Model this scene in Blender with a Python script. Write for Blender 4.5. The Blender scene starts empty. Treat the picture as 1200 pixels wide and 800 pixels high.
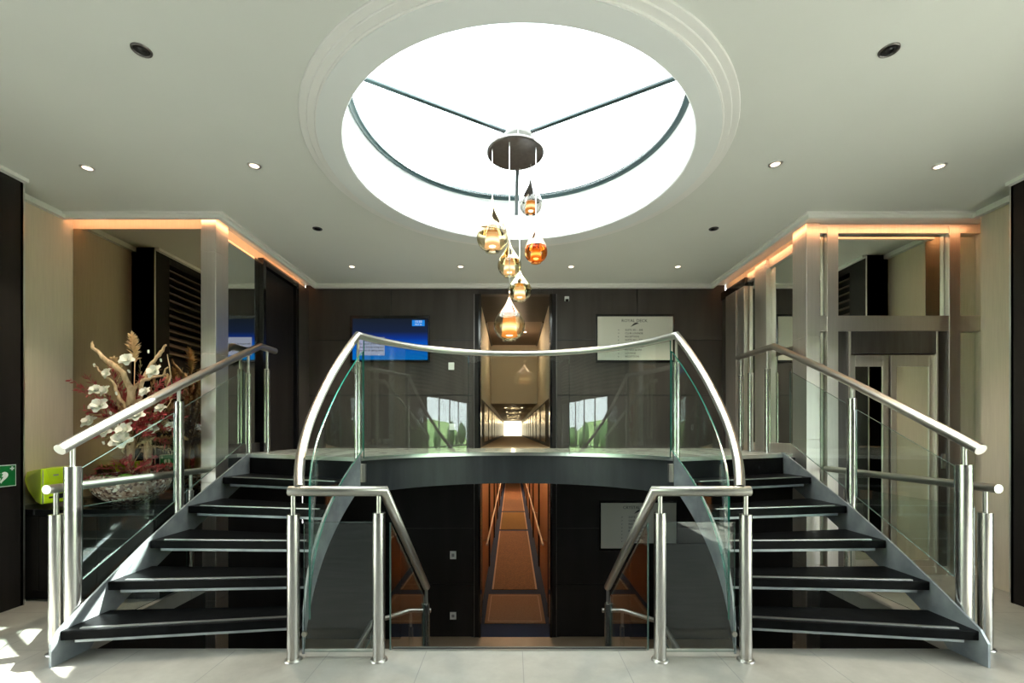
import bpy, math, random
from mathutils import Vector, Matrix, Quaternion
random.seed(7)
S = bpy.context.scene
COL = S.collection
PI = math.pi
F = 537.0
CX = -0.045          # camera x; y = depth, z = height over the landing floor
EYE = 1.37
ZP = 1.15            # upper deck level
ZC = 3.37            # ceiling
ZL = -1.42           # lower deck level
CY = 3.45            # centre of the round well and of the skylight

def at(px, py, Y):
    """point at distance Y seen at this pixel (measuring helper)"""
    return Vector((CX + (px-600)*Y/F, Y, EYE + (506-py)*Y/F))

# ------------------------------------------------------------------ materials
MATS = {}
def newmat(name):
    m = bpy.data.materials.new(name); m.use_nodes = True
    nt = m.node_tree
    for n in list(nt.nodes): nt.nodes.remove(n)
    out = nt.nodes.new('ShaderNodeOutputMaterial')
    MATS[name] = m
    return m, nt, out
def setin(b, k, v):
    if k in b.inputs: b.inputs[k].default_value = v
def pbr(name, col, rough=.5, metal=0., noise=None, bump=0., spec=None, coat=0., emis=None, es=0., alpha=None):
    """noise = (scale xyz, second colour, detail)"""
    m, nt, out = newmat(name)
    b = nt.nodes.new('ShaderNodeBsdfPrincipled')
    nt.links.new(b.outputs[0], out.inputs[0])
    b.inputs['Base Color'].default_value = (*col, 1)
    b.inputs['Roughness'].default_value = rough
    b.inputs['Metallic'].default_value = metal
    if spec is not None: setin(b, 'Specular IOR Level', spec)
    if coat: setin(b, 'Coat Weight', coat); setin(b, 'Coat Roughness', .08)
    if emis: setin(b, 'Emission Color', (*emis, 1)); setin(b, 'Emission Strength', es)
    if noise:
        tc = nt.nodes.new('ShaderNodeTexCoord'); mp = nt.nodes.new('ShaderNodeMapping')
        mp.inputs['Scale'].default_value = noise[0]
        no = nt.nodes.new('ShaderNodeTexNoise'); no.inputs['Scale'].default_value = 1; no.inputs['Detail'].default_value = noise[2]
        rp = nt.nodes.new('ShaderNodeValToRGB')
        rp.color_ramp.elements[0].position = .3; rp.color_ramp.elements[1].position = .7
        rp.color_ramp.elements[0].color = (*col, 1); rp.color_ramp.elements[1].color = (*noise[1], 1)
        nt.links.new(tc.outputs['Object'], mp.inputs[0]); nt.links.new(mp.outputs[0], no.inputs['Vector'])
        nt.links.new(no.outputs['Fac'], rp.inputs[0]); nt.links.new(rp.outputs[0], b.inputs['Base Color'])
        if bump:
            bp = nt.nodes.new('ShaderNodeBump'); bp.inputs['Strength'].default_value = bump; bp.inputs['Distance'].default_value = .01
            nt.links.new(no.outputs['Fac'], bp.inputs['Height']); nt.links.new(bp.outputs[0], b.inputs['Normal'])
    return m
def emit(name, col, s):
    m, nt, out = newmat(name)
    e = nt.nodes.new('ShaderNodeEmission'); e.inputs[0].default_value = (*col, 1); e.inputs[1].default_value = s
    nt.links.new(e.outputs[0], out.inputs[0]); return m
def glass(name, tint, refl=(1, 1, 1), boost=1.0, rough=0.0):
    """thin architectural glass: tinted see-through plus a Fresnel mirror"""
    m, nt, out = newmat(name)
    geo = nt.nodes.new('ShaderNodeNewGeometry')
    ma = nt.nodes.new('ShaderNodeMath'); ma.operation = 'MULTIPLY_ADD'
    ma.inputs[1].default_value = -(1.5-1/1.5); ma.inputs[2].default_value = 1.5
    nt.links.new(geo.outputs['Backfacing'], ma.inputs[0])
    fr = nt.nodes.new('ShaderNodeFresnel'); nt.links.new(ma.outputs[0], fr.inputs[0])
    mu = nt.nodes.new('ShaderNodeMath'); mu.operation = 'MULTIPLY'; mu.inputs[1].default_value = boost; mu.use_clamp = True
    nt.links.new(fr.outputs[0], mu.inputs[0])
    t = nt.nodes.new('ShaderNodeBsdfTransparent'); t.inputs[0].default_value = (*tint, 1)
    g = nt.nodes.new('ShaderNodeBsdfGlossy'); g.inputs[0].default_value = (*refl, 1); g.inputs['Roughness'].default_value = rough
    mx = nt.nodes.new('ShaderNodeMixShader')
    nt.links.new(mu.outputs[0], mx.inputs[0]); nt.links.new(t.outputs[0], mx.inputs[1]); nt.links.new(g.outputs[0], mx.inputs[2])
    nt.links.new(mx.outputs[0], out.inputs[0]); return m
def mirror(name, col, rough=0.0):
    m, nt, out = newmat(name)
    g = nt.nodes.new('ShaderNodeBsdfGlossy'); g.inputs[0].default_value = (*col, 1); g.inputs['Roughness'].default_value = rough
    nt.links.new(g.outputs[0], out.inputs[0]); return m

pbr('wood_dark', (.010, .0083, .0078), .45, noise=((9, 9, 1.2), (.018, .015, .014), 6), spec=.2)
pbr('wood_wall', (.046, .038, .034), .5, noise=((8, 8, .8), (.064, .054, .049), 6), spec=.3)
pbr('wood_black', (.016, .0135, .0125), .5, noise=((5, 5, .6), (.026, .022, .021), 5), spec=.2)
pbr('wood_warm', (.36, .17, .065), .4, noise=((6, 6, .8), (.44, .22, .09), 5))
pbr('rug_reflection', (.22, .22, .205), .9, noise=((3, 40, 3), (.40, .40, .37), 6))
pbr('fascia_wood', (.018, .020, .021), .42, noise=((9, 9, 1.2), (.030, .033, .035), 6), spec=.4)
pbr('black', (.008, .008, .009), .35)
pbr('black_gloss', (.006, .006, .007), .12)
pbr('tread', (.003, .003, .0032), .32, noise=((14, 14, 14), (.006, .0065, .007), 8), bump=.12, spec=.04)
pbr('steel', (.52, .50, .47), .26, 1., noise=((60, 60, 1.5), (.60, .58, .55), 4))
pbr('steel_rail', (.50, .48, .44), .34, 1.)
pbr('steel_panel', (.74, .69, .64), .40, 1., noise=((60, 60, 2), (.80, .75, .70), 5))
pbr('steel_dark', (.16, .145, .14), .35, .9, noise=((30, 30, 2), (.20, .185, .18), 4))
pbr('steel_lacquer', (.21, .235, .25), .42, .5, noise=((7, 7, 7), (.36, .39, .405), 8))
pbr('aluminium', (.72, .72, .70), .28, 1.)
pbr('ceiling_paint', (.75, .76, .715), .75, noise=((1.5, 1.5, 1.5), (.77, .78, .735), 3))
pbr('trim_paint', (.88, .87, .84), .5)
pbr('shaft_paint', (.85, .87, .86), .6)
pbr('wall_tan', (.68, .565, .44), .8, noise=((90, 90, 4), (.74, .62, .485), 4), bump=.1)
pbr('cream', (.62, .57, .47), .6)
pbr('frame_green', (.03, .06, .065), .35)
pbr('white_card', (.62, .60, .53), .5)
pbr('white_plastic', (.8, .82, .8), .35)
pbr('ink', (.03, .03, .03), .6)
pbr('reflection_panel', (.006, .006, .0058), .8, noise=((2, 2, 26), (.016, .016, .015), 6), bump=.2, spec=.05)
pbr('deck_stone', (.40, .42, .37), .18, noise=((6, 6, 6), (.46, .48, .43), 5))
pbr('tan_floor', (.33, .235, .155), .45, noise=((4, 4, 4), (.38, .28, .19), 5))
pbr('carpet_blue', (.006, .03, .09), .9)
pbr('carpet_gold', (.30, .155, .07), .9, noise=((40, 40, 40), (.12, .075, .05), 8))
pbr('carpet_mat', (.34, .225, .16), .9, noise=((60, 60, 60), (.26, .165, .11), 8))
pbr('carpet_band', (.24, .14, .02), .9, noise=((30, 90, 30), (.16, .095, .02), 6))
pbr('carpet_edge', (.50, .36, .26), .9)
pbr('carpet_up', (.60, .42, .25), .7, noise=((20, 20, 20), (.48, .33, .19), 5))
pbr('gold_panel', (.30, .21, .10), .25, .9)
pbr('lime', (.60, .82, .012), .32, coat=.3)
pbr('lime_dark', (.50, .70, .010), .38)
pbr('grey_plastic', (.3, .3, .31), .5)
pbr('sign_green', (.004, .16, .035), .35)
pbr('sign_white', (.78, .82, .78), .4)
pbr('driftwood', (.40, .25, .13), .7, noise=((40, 40, 12), (.78, .58, .36), 6), bump=.6)
pbr('pampas', (.78, .58, .34), .9)
pbr('petal', (.84, .83, .74), .5)
pbr('petal_heart', (.55, .5, .2), .6)
pbr('leaf_red', (.28, .025, .035), .55, noise=((20, 20, 20), (.52, .09, .085), 3))
pbr('leaf_rust', (.42, .24, .10), .6, noise=((20, 20, 20), (.20, .13, .05), 3))
pbr('leaf_olive', (.36, .30, .15), .6, noise=((20, 20, 20), (.58, .47, .29), 3))
pbr('moss', (.09, .26, .02), .9, noise=((60, 60, 60), (.16, .40, .04), 6), bump=.6)
pbr('pebble', (.5, .47, .43), .7, noise=((30, 30, 30), (.7, .67, .62), 4))
pbr('lawn', (.16, .27, .07), .9, noise=((.2, .2, .2), (.24, .36, .12), 5))
pbr('hedge', (.05, .11, .03), .9)
pbr('bounce_paving', (.34, .33, .31), .8)
pbr('louvre', (.13, .095, .08), .6, spec=.1)
pbr('screen_frame', (.006, .006, .007), .2)
mirror('mirror_bronze', (.44, .37, .27))
mirror('mirror_clear', (.72, .74, .66))
glass('rail_glass', (.93, .975, .96), (1, 1, 1), 1.0)
glass('roof_glass', (.93, .97, .96))
def lamp_glass(name, mid, rim, refl, boost):
    """blown glass: see-through in the middle, deeper coloured where the wall is seen edge-on"""
    m = glass(name, mid, refl, boost); nt = m.node_tree
    t = [n for n in nt.nodes if n.type == 'BSDF_TRANSPARENT'][0]
    lw = nt.nodes.new('ShaderNodeLayerWeight'); lw.inputs[0].default_value = .5
    rp = nt.nodes.new('ShaderNodeValToRGB')
    rp.color_ramp.elements[0].position = .35; rp.color_ramp.elements[0].color = (*mid, 1)
    rp.color_ramp.elements[1].position = .95; rp.color_ramp.elements[1].color = (*rim, 1)
    nt.links.new(lw.outputs['Facing'], rp.inputs[0]); nt.links.new(rp.outputs[0], t.inputs[0])
lamp_glass('lamp_clear', (.86, .80, .64), (.22, .18, .10), (1, .96, .85), 1.6)
lamp_glass('lamp_smoke', (.62, .60, .58), (.12, .11, .10), (1, .97, .92), 1.6)
lamp_glass('lamp_amber', (.84, .42, .14), (.30, .09, .02), (1, .70, .45), 1.6)
pbr('glass_edge_pale', (.09, .135, .12), .2, coat=.4)
pbr('glass_edge', (.01, .15, .11), .2, coat=.4)
mirror('coat_gold', (.92, .78, .48), .08)
mirror('coat_silver', (.55, .56, .58), .06)
mirror('coat_copper', (.95, .62, .42), .06)
def glow(name, dim, bright, s0, s1):
    """frosted cup lit from a bulb inside: brightest at bulb height"""
    m, nt, out = newmat(name)
    tc = nt.nodes.new('ShaderNodeTexCoord'); sp = nt.nodes.new('ShaderNodeSeparateXYZ'); nt.links.new(tc.outputs['Generated'], sp.inputs[0])
    rc = nt.nodes.new('ShaderNodeValToRGB'); e = nt.nodes.new('ShaderNodeEmission'); c = rc.color_ramp
    f = lambda k, s_: (k[0]*s_, k[1]*s_, k[2]*s_, 1)
    c.elements[0].position = 0; c.elements[0].color = f(dim, s0); c.elements[1].position = 1; c.elements[1].color = f(dim, s0*.8)
    a = c.elements.new(.42); a.color = f(bright, s1); a = c.elements.new(.2); a.color = f(dim, s0*1.5); a = c.elements.new(.68); a.color = f(dim, s0*1.4)  # bulb falloff put into the emission colour ramp
    nt.links.new(sp.outputs['Z'], rc.inputs[0]); nt.links.new(rc.outputs[0], e.inputs[0]); e.inputs[1].default_value = 1
    nt.links.new(e.outputs[0], out.inputs[0]); return m
glow('glow_warm', (1, .36, .07), (1, .74, .36), .30, 1.0)
glow('glow_cream', (1, .58, .27), (1, .86, .60), .30, .85)
emit('glow_core', (1, .80, .45), 1.5)
emit('led_warm', (1, .46, .21), 3.0)
emit('downlight_lens', (1, .80, .55), 1.2)
emit('corridor_lens', (1, .72, .42), 3)
emit('corridor_end_glow', (1, .86, .62), .9)
emit('screen_badge', (.02, .30, .95), .24)
emit('screen_note', (.42, .45, .62), .25)
emit('screen_white', (.8, .9, 1), .28)

def mat_screen():
    m, nt, out = newmat('screen')
    tc = nt.nodes.new('ShaderNodeTexCoord'); sp = nt.nodes.new('ShaderNodeSeparateXYZ')
    rp = nt.nodes.new('ShaderNodeValToRGB'); e = nt.nodes.new('ShaderNodeEmission')
    nt.links.new(tc.outputs['Generated'], sp.inputs[0]); nt.links.new(sp.outputs['Z'], rp.inputs[0])
    c = rp.color_ramp; c.elements[0].position = 0; c.elements[0].color = (.002, .17, .55, 1)
    c.elements[1].position = 1; c.elements[1].color = (.012, .018, .03, 1)
    a = c.elements.new(.38); a.color = (.002, .11, .60, 1)
    a = c.elements.new(.52); a.color = (.006, .04, .30, 1)
    a = c.elements.new(.68); a.color = (.012, .022, .06, 1)
    e.inputs[1].default_value = .27
    nt.links.new(rp.outputs[0], e.inputs[0]); nt.links.new(e.outputs[0], out.inputs[0])
mat_screen()
def mat_tiles():
    m, nt, out = newmat('floor_tile')
    b = nt.nodes.new('ShaderNodeBsdfPrincipled'); nt.links.new(b.outputs[0], out.inputs[0])
    tc = nt.nodes.new('ShaderNodeTexCoord'); mp = nt.nodes.new('ShaderNodeMapping')
    mp.inputs['Location'].default_value = (.28, .12, 0)
    br = nt.nodes.new('ShaderNodeTexBrick'); br.offset = .5
    br.inputs['Scale'].default_value = 1
    br.inputs['Brick Width'].default_value = .6; br.inputs['Row Height'].default_value = .6
    br.inputs['Mortar Size'].default_value = .003; br.inputs['Mortar Smooth'].default_value = .3
    no = nt.nodes.new('ShaderNodeTexNoise'); no.inputs['Scale'].default_value = 3.5; no.inputs['Detail'].default_value = 9; no.inputs['Roughness'].default_value = .65
    rp = nt.nodes.new('ShaderNodeValToRGB')
    rp.color_ramp.elements[0].position = .3; rp.color_ramp.elements[1].position = .72
    rp.color_ramp.elements[0].color = (.33, .31, .27, 1); rp.color_ramp.elements[1].color = (.46, .44, .39, 1)
    nt.links.new(tc.outputs['Object'], mp.inputs[0]); nt.links.new(mp.outputs[0], br.inputs['Vector']); nt.links.new(mp.outputs[0], no.inputs['Vector'])
    nt.links.new(no.outputs['Fac'], rp.inputs[0])
    nt.links.new(rp.outputs[0], br.inputs['Color1']); nt.links.new(rp.outputs[0], br.inputs['Color2'])
    br.inputs['Mortar'].default_value = (.27, .26, .24, 1)
    nt.links.new(br.outputs['Color'], b.inputs['Base Color'])
    b.inputs['Roughness'].default_value = .38
mat_tiles()
def mat_terrazzo():
    m, nt, out = newmat('mosaic_glass')
    b = nt.nodes.new('ShaderNodeBsdfPrincipled'); nt.links.new(b.outputs[0], out.inputs[0])
    tc = nt.nodes.new('ShaderNodeTexCoord'); vo = nt.nodes.new('ShaderNodeTexVoronoi'); vo.inputs['Scale'].default_value = 55
    rp = nt.nodes.new('ShaderNodeValToRGB')
    sp = nt.nodes.new('ShaderNodeSeparateColor')
    nt.links.new(tc.outputs['Object'], vo.inputs['Vector']); nt.links.new(vo.outputs['Color'], sp.inputs[0]); nt.links.new(sp.outputs[0], rp.inputs[0])
    c = rp.color_ramp; c.interpolation = 'CONSTANT'
    c.elements[0].color = (.08, .035, .03, 1); c.elements[1].position = .86; c.elements[1].color = (.7, .62, .56, 1)
    for p, q in ((.15, (.38, .26, .21)), (.4, (.16, .10, .09)), (.6, (.46, .34, .29))):
        e = c.elements.new(p); e.color = (*q, 1)
    nt.links.new(rp.outputs[0], b.inputs['Base Color']); b.inputs['Roughness'].default_value = .15
mat_terrazzo()

# ------------------------------------------------------------------ mesh builder
class MB:
    def __init__(s): s.v = []; s.f = []; s.m = []; s.sm = []
    def face(s, idx, m=0, smooth=False): s.f.append(tuple(idx)); s.m.append(m); s.sm.append(smooth)
    def add(s, vs, fs, m=0, smooth=False):
        o = len(s.v); s.v += [Vector(v) for v in vs]
        for f in fs: s.face([i+o for i in f], m, smooth)
        return o
    def box(s, x0, x1, y0, y1, z0, z1, m=0):
        x0, x1 = sorted((x0, x1)); y0, y1 = sorted((y0, y1)); z0, z1 = sorted((z0, z1))
        s.add([(x0,y0,z0),(x1,y0,z0),(x1,y1,z0),(x0,y1,z0),(x0,y0,z1),(x1,y0,z1),(x1,y1,z1),(x0,y1,z1)],
              [(0,3,2,1),(4,5,6,7),(0,1,5,4),(1,2,6,5),(2,3,7,6),(3,0,4,7)], m); return s
    def prism(s, poly, z0, z1, m=0, mside=None):
        """poly of (x, y), extruded between z0 and z1"""
        n = len(poly)
        a = sum(poly[i][0]*poly[(i+1) % n][1]-poly[(i+1) % n][0]*poly[i][1] for i in range(n))
        if a < 0: poly = poly[::-1]
        vs = [(p[0], p[1], z0) for p in poly]+[(p[0], p[1], z1) for p in poly]
        o = s.add(vs, [])
        s.face([o+i for i in range(n)][::-1], m); s.face([o+n+i for i in range(n)], m)
        for i in range(n):
            j = (i+1) % n; s.face((o+i, o+j, o+n+j, o+n+i), m if mside is None else mside)
        return s
    def slab(s, A, B, m=0, mside=None):
        """solid between two matching 3-D outlines"""
        n = len(A); o = s.add(list(A)+list(B), [])
        s.face([o+i for i in range(n)][::-1], m); s.face([o+n+i for i in range(n)], m)
        for i in range(n):
            j = (i+1) % n; s.face((o+i, o+j, o+n+j, o+n+i), m if mside is None else mside)
        return s
    def ribbon(s, top, bot, nrm, t, m=0, medge=None):
        """upright plate of thickness t along matching top/bottom rows"""
        n = len(top); me = m if medge is None else medge
        vs = []
        for i in range(n):
            k = Vector(nrm[i]).normalized()*(t/2)
            vs += [Vector(top[i])+k, Vector(top[i])-k, Vector(bot[i])-k, Vector(bot[i])+k]
        o2 = s.add(vs, []); o = s.add(vs, [])       # broad faces and rims keep their own corners, so each shades cleanly
        for i in range(n-1):
            a = o+4*i; b = a+4; c = o2+4*i; d = c+4
            s.face((a, b, b+1, a+1), me); s.face((c+1, d+1, d+2, c+2), m, n > 4); s.face((a+2, b+2, b+3, a+3), me); s.face((c+3, d+3, d, c), m, n > 4)
        s.face((o, o+1, o+2, o+3), me); e = o+4*(n-1); s.face((e+3, e+2, e+1, e), me)
        return s
    def tube(s, pts, r, seg=18, m=0, caps=True):
        pts = [Vector(p) for p in pts]; n = len(pts)
        rs = r if isinstance(r, (list, tuple)) else [r]*n
        d = [(pts[i+1]-pts[i]).normalized() for i in range(n-1)]
        up = Vector((0, 0, 1)) if abs(d[0].z) < .9 else Vector((1, 0, 0))
        a = d[0].cross(up).normalized(); b = d[0].cross(a).normalized()
        offs = [a*math.cos(2*PI*k/seg)+b*math.sin(2*PI*k/seg) for k in range(seg)]
        o = len(s.v)
        for i in range(n):
            if i == 0: ring = [pts[0]+q*rs[0] for q in offs]
            elif i == n-1: ring = [pts[i]+q*rs[i] for q in offs]
            else:
                t = (d[i-1]+d[i]).normalized(); den = max(.3, d[i-1].dot(t))
                ring = [pts[i]+(q-d[i-1]*(q.dot(t)/den))*rs[i] for q in offs]
                R = d[i-1].rotation_difference(d[i]); offs = [R @ q for q in offs]
            s.v += ring
        for i in range(n-1):
            for k in range(seg):
                l = (k+1) % seg
                s.face((o+i*seg+k, o+(i+1)*seg+k, o+(i+1)*seg+l, o+i*seg+l), m, True)
        if caps:
            q = len(s.v); s.v += [s.v[o+k].copy() for k in range(seg)]+[s.v[o+(n-1)*seg+k].copy() for k in range(seg)]
            s.face([q+k for k in range(seg)], m); s.face([q+seg+k for k in range(seg)][::-1], m)
        return s
    def lathe(s, prof, c=(0, 0, 0), seg=32, m=0, smooth=True, mfun=None, sharp=False):
        """prof of (radius, z)"""
        if sharp:
            for a, b in zip(prof, prof[1:]): s.lathe([a, b], c, seg, m, True)
            return s
        o = len(s.v); c = Vector(c); n = len(prof)
        for (r, z) in prof:
            for k in range(seg):
                t = 2*PI*k/seg; s.v.append(c+Vector((r*math.cos(t), r*math.sin(t), z)))
        for i in range(n-1):
            for k in range(seg):
                l = (k+1) % seg
                s.face((o+i*seg+k, o+i*seg+l, o+(i+1)*seg+l, o+(i+1)*seg+k), mfun(i) if mfun else m, smooth)
        return s
    def build(s, name, mats, parent=None, bevel=0, origin=None):
        if isinstance(mats, str): mats = [mats]
        if parent is not None: base = Vector(parent['_w'])
        elif origin is not None: base = Vector(origin)
        else:
            xs = [v.x for v in s.v]; ys = [v.y for v in s.v]; zs = [v.z for v in s.v]
            base = Vector(((min(xs)+max(xs))/2, (min(ys)+max(ys))/2, min(zs)))
        me = bpy.data.meshes.new(name)
        me.from_pydata([tuple(v-base) for v in s.v], [], s.f)
        for n_ in mats: me.materials.append(MATS[n_])
        for i, p in enumerate(me.polygons): p.material_index = s.m[i]; p.use_smooth = s.sm[i]
        me.update()
        o = bpy.data.objects.new(name, me); COL.objects.link(o)
        if parent is not None: o.parent = parent
        else: o.location = base
        o['_w'] = tuple(base)
        if bevel:
            md = o.modifiers.new('bevel', 'BEVEL'); md.width = bevel; md.segments = 2; md.limit_method = 'ANGLE'; md.angle_limit = .7
            md.harden_normals = False
        return o
def tag(o, label=None, cat=None, group=None, kind=None):
    if label: o['label'] = label
    if cat: o['category'] = cat
    if group: o['group'] = group
    if kind: o['kind'] = kind
    return o
def empty(name, loc, label, cat, group=None):
    o = bpy.data.objects.new(name, None); COL.objects.link(o); o.location = loc; o['_w'] = tuple(loc)
    o.empty_display_size = .1
    return tag(o, label, cat, group)
def struct(name, mb, mats, label, cat='wall', bevel=0, origin=(0, 0, 0)):
    return tag(mb.build(name, mats, None, bevel, origin), label, cat, None, 'structure')
def text_mesh(name, lines, mat, parent, depth=.002):
    """lines of (string, size, world point, facing rotation matrix, align); all letters become one mesh"""
    mb = MB()
    for (t, size, loc, rot, al) in lines:
        cu = bpy.data.curves.new('letters', 'FONT'); cu.body = t; cu.size = size; cu.align_x = al; cu.extrude = depth/2; cu.resolution_u = 2
        ob = bpy.data.objects.new('letters', cu); COL.objects.link(ob)
        dg = bpy.context.evaluated_depsgraph_get(); dg.update()
        ev = ob.evaluated_get(dg); me = ev.to_mesh()
        vs = [Vector(loc)+rot @ v.co for v in me.vertices]; fs = [tuple(p.vertices) for p in me.polygons]
        if fs: mb.add(vs, fs)
        ev.to_mesh_clear(); bpy.data.objects.remove(ob); bpy.data.curves.remove(cu)
    return mb.build(name, mat, parent)
FRONT = Matrix(((1, 0, 0), (0, 0, -1), (0, 1, 0)))      # text plane facing the viewer (-y), x to the right, up = z
def copy_tree(o, parent=None):
    c = o.copy(); COL.objects.link(c)
    if parent is not None: c.parent = parent
    for ch in list(o.children): copy_tree(ch, c)
    return c

# ------------------------------------------------------------------ room shell
YB = 6.24
XL, XR = -4.17, 4.44
# ceiling with the round hole
RS = 1.24
def plate_with_hole(x0, x1, y0, y1, z, r, cx, cy, m=0, zt=None):
    mb = MB(); N = 96
    ang = [2*PI*k/N for k in range(N)]
    for (x, y) in ((x0, y0), (x1, y0), (x1, y1), (x0, y1)): ang.append(math.atan2(y-cy, x-cx) % (2*PI))
    ang.sort()
    inn, out_ = [], []
    for a in ang:
        c, s_ = math.cos(a), math.sin(a); t = 1e9
        if c > 1e-9: t = min(t, (x1-cx)/c)
        if c < -1e-9: t = min(t, (x0-cx)/c)
        if s_ > 1e-9: t = min(t, (y1-cy)/s_)
        if s_ < -1e-9: t = min(t, (y0-cy)/s_)
        inn.append((cx+r*c, cy+r*s_)); out_.append((cx+t*c, cy+t*s_))
    n = len(ang); zt = z+.06
    o = mb.add([(p[0], p[1], z) for p in inn]+[(p[0], p[1], z) for p in out_]+[(p[0], p[1], zt) for p in inn]+[(p[0], p[1], zt) for p in out_], [])
    for i in range(n):
        j = (i+1) % n
        mb.face((o+i, o+j, o+n+j, o+n+i)); mb.face((o+2*n+i, o+3*n+i, o+3*n+j, o+2*n+j)); mb.face((o+i, o+2*n+i, o+2*n+j, o+j)); mb.face((o+n+i, o+n+j, o+3*n+j, o+3*n+i))
    return mb
YBACK = -2.4
struct('ceiling', plate_with_hole(-5.0, 5.0, YBACK-.2, YB+.1, ZC, RS, 0, CY), 'ceiling_paint', 'smooth pale grey-green ceiling around the round skylight', 'ceiling')
# stepped mouldings around the opening
mb = MB()
for (r, w, h) in ((1.50, .05, .010), (1.455, .05, .019), (1.41, .172, .030)):
    prof = [(r, ZC+.001), (r, ZC-h+.004), (r-.004, ZC-h), (r-w+.004, ZC-h), (r-w, ZC-h+.004), (r-w, ZC+.001)]
    mb.lathe([(a, b) for a, b in prof], (0, CY, 0), 120, sharp=True)
struct('trim_1', mb, 'trim_paint', 'stepped round plaster moulding around the skylight opening', 'moulding')
# shaft
mb = MB(); mb.lathe([(RS, ZC-.012), (RS, 3.76), (RS+.05, 3.76), (RS+.05, ZC+.02), (RS+.16, ZC-.03), (RS+.16, ZC-.034), (RS+.006, ZC-.034), (RS, ZC-.028), (RS, ZC-.01)], (0, CY, 0), 120, sharp=True)
struct('wall_shaft', mb, 'shaft_paint', 'bright white round shaft wall of the skylight', 'wall')
# skylight thing
sk = empty('skylight', (0, CY, 3.59), 'round glazed skylight with three grey bars meeting over the hanging lamps', 'skylight')
MB().lathe([(RS-.001, 3.735), (RS-.045, 3.735), (RS-.045, 3.775), (RS-.001, 3.775)], (0, CY, 0), 120).build('frame_ring', 'frame_green', sk)
for a in (90, 210, 330):
    d = Vector((math.cos(math.radians(a)), math.sin(math.radians(a)), 0)); n_ = Vector((-d.y, d.x, 0))*.015
    c = Vector((0, CY, 0)); p0 = c+d*.10; p1 = c+d*(RS-.003)
    b_ = MB()
    def q(z): return [Vector((v.x, v.y, z)) for v in (p0-n_, p1-n_, p1+n_, p0+n_)]
    b_.slab(q(3.60), q(3.735)); bar = b_.build('glazing_bar', 'shaft_paint', sk)
    b_ = MB(); n_ = n_*1.05; b_.slab(q(3.588), q(3.60)); b_.build('bar_gasket', 'frame_green', bar)
MB().lathe([(.0001, 3.575), (.10, 3.575), (.115, 3.59), (.115, 3.735), (.0001, 3.735)], (0, CY, 0), 40).build('hub', 'shaft_paint', sk)
for k in range(3):
    a0 = math.radians(90+120*k)+.02; a1 = a0+math.radians(120)-.04
    arc = [(RS-.05)*Vector((math.cos(a0+(a1-a0)*i/24), math.sin(a0+(a1-a0)*i/24))) for i in range(25)]
    poly = [(0.0+.05*math.cos((a0+a1)/2), CY+.05*math.sin((a0+a1)/2))]+[(v.x, CY+v.y) for v in arc]
    MB().prism(poly, 3.750, 3.758).build('glass_pane', 'roof_glass', sk)

# landing floor: in front and left/right of the well
mb = MB()
WL, WR = -2.90, 2.90
mb.box(-5.0, 5.0, YBACK-.2, 2.90, -.12, 0)
tag(MB().box(-2.6, 2.6, YBACK+.5, 2.42, 0, .008).build('reflection_rug', 'rug_reflection', None, .003), 'grey rug added on the landing floor to set the tone mirrored in the front glass', 'rug')  # unseen rug added to tone down the floor's reflection in the front glass
mb.box(-5.0, WL, 2.90, 4.40, -.12, 0)
mb.box(WR, 5.0, 2.90, 4.60, -.12, 0)
struct('floor', mb, 'floor_tile', 'pale stone tiled floor of the landing', 'floor')
mb = MB()
mb.box(WL, WR, 2.88, YB+.1, ZL-.1, ZL)
struct('floor_lower', mb, 'tan_floor', 'tan tiled floor of the lower deck', 'floor')
# metal nosing at the top of the descending stair
mb = MB()
mb.box(-.80, .80, 2.865, 2.885, 0, .006, 0); mb.box(-.80, .80, 2.885, 2.90, 0, .004, 1); mb.box(-.80, .80, 2.90, 2.915, -.03, .007, 0)
struct('trim_2', mb, ['aluminium', 'black'], 'metal nosing strip at the top of the descending stair', 'edge trim')
mb = MB()
mb.box(-3.2, WL+.0, 2.90, YB, ZL, -.12); mb.box(WR, 3.2, 2.90, YB, ZL, -.12)
mb.box(-3.2, WL, 4.46, YB, -.12, ZP-.30); mb.box(WR, 3.2, 4.60, YB, -.12, ZP-.30)
mb.box(-3.2, 3.2, 2.82, 2.88, ZL, -.12)
struct('wall_lower', mb, 'wood_black', 'dark panelled walls around the lower well', 'wall')

# back wall, panel by panel in one mesh: upper storey and lower storey with the two corridor mouths
def panels(mb, x0, x1, zs, xs, y, t=.05, g=.006):
    """wood panels between joints, with narrow open joints"""
    X = [x0]+[x for x in xs if x0 < x < x1]+[x1]
    for i in range(len(X)-1):
        for j in range(len(zs)-1):
            mb.box(X[i]+g, X[i+1]-g, y, y+t, zs[j]+g, zs[j+1]-g)
    mb.box(x0, x1, y+.012, y+t+.06, zs[0], zs[-1], 1)
mb = MB()
zu = [ZP-.02, 1.87, 2.62, ZC]
for (a, b) in ((-2.86, -.50), (.50, 2.86)):
    mb2 = mb
    panels(mb, a, b, [ZP-.30, 1.87, 2.62], [], YB); panels(mb, a, b, [2.62, ZC], [-1.69, 1.66], YB)
mb.box(-.50, .50, YB, YB+.11, 3.245, ZC)
struct('wall_back', mb, ['wood_wall', 'black'], 'dark wood panelled wall of the upper deck with a corridor mouth', 'wall')
mb = MB()
for (a, b) in ((-2.90, -.50), (.50, 2.90)):
    panels(mb, a, b, [ZL, -.70, .06, ZP-.30], [], YB)
mb.box(-.50, .50, YB, YB+.11, .78, ZP-.30)
struct('wall_back_lower', mb, ['wood_black', 'wood_wall'], 'dark wood panelled wall of the lower deck with a corridor mouth', 'wall')
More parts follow.
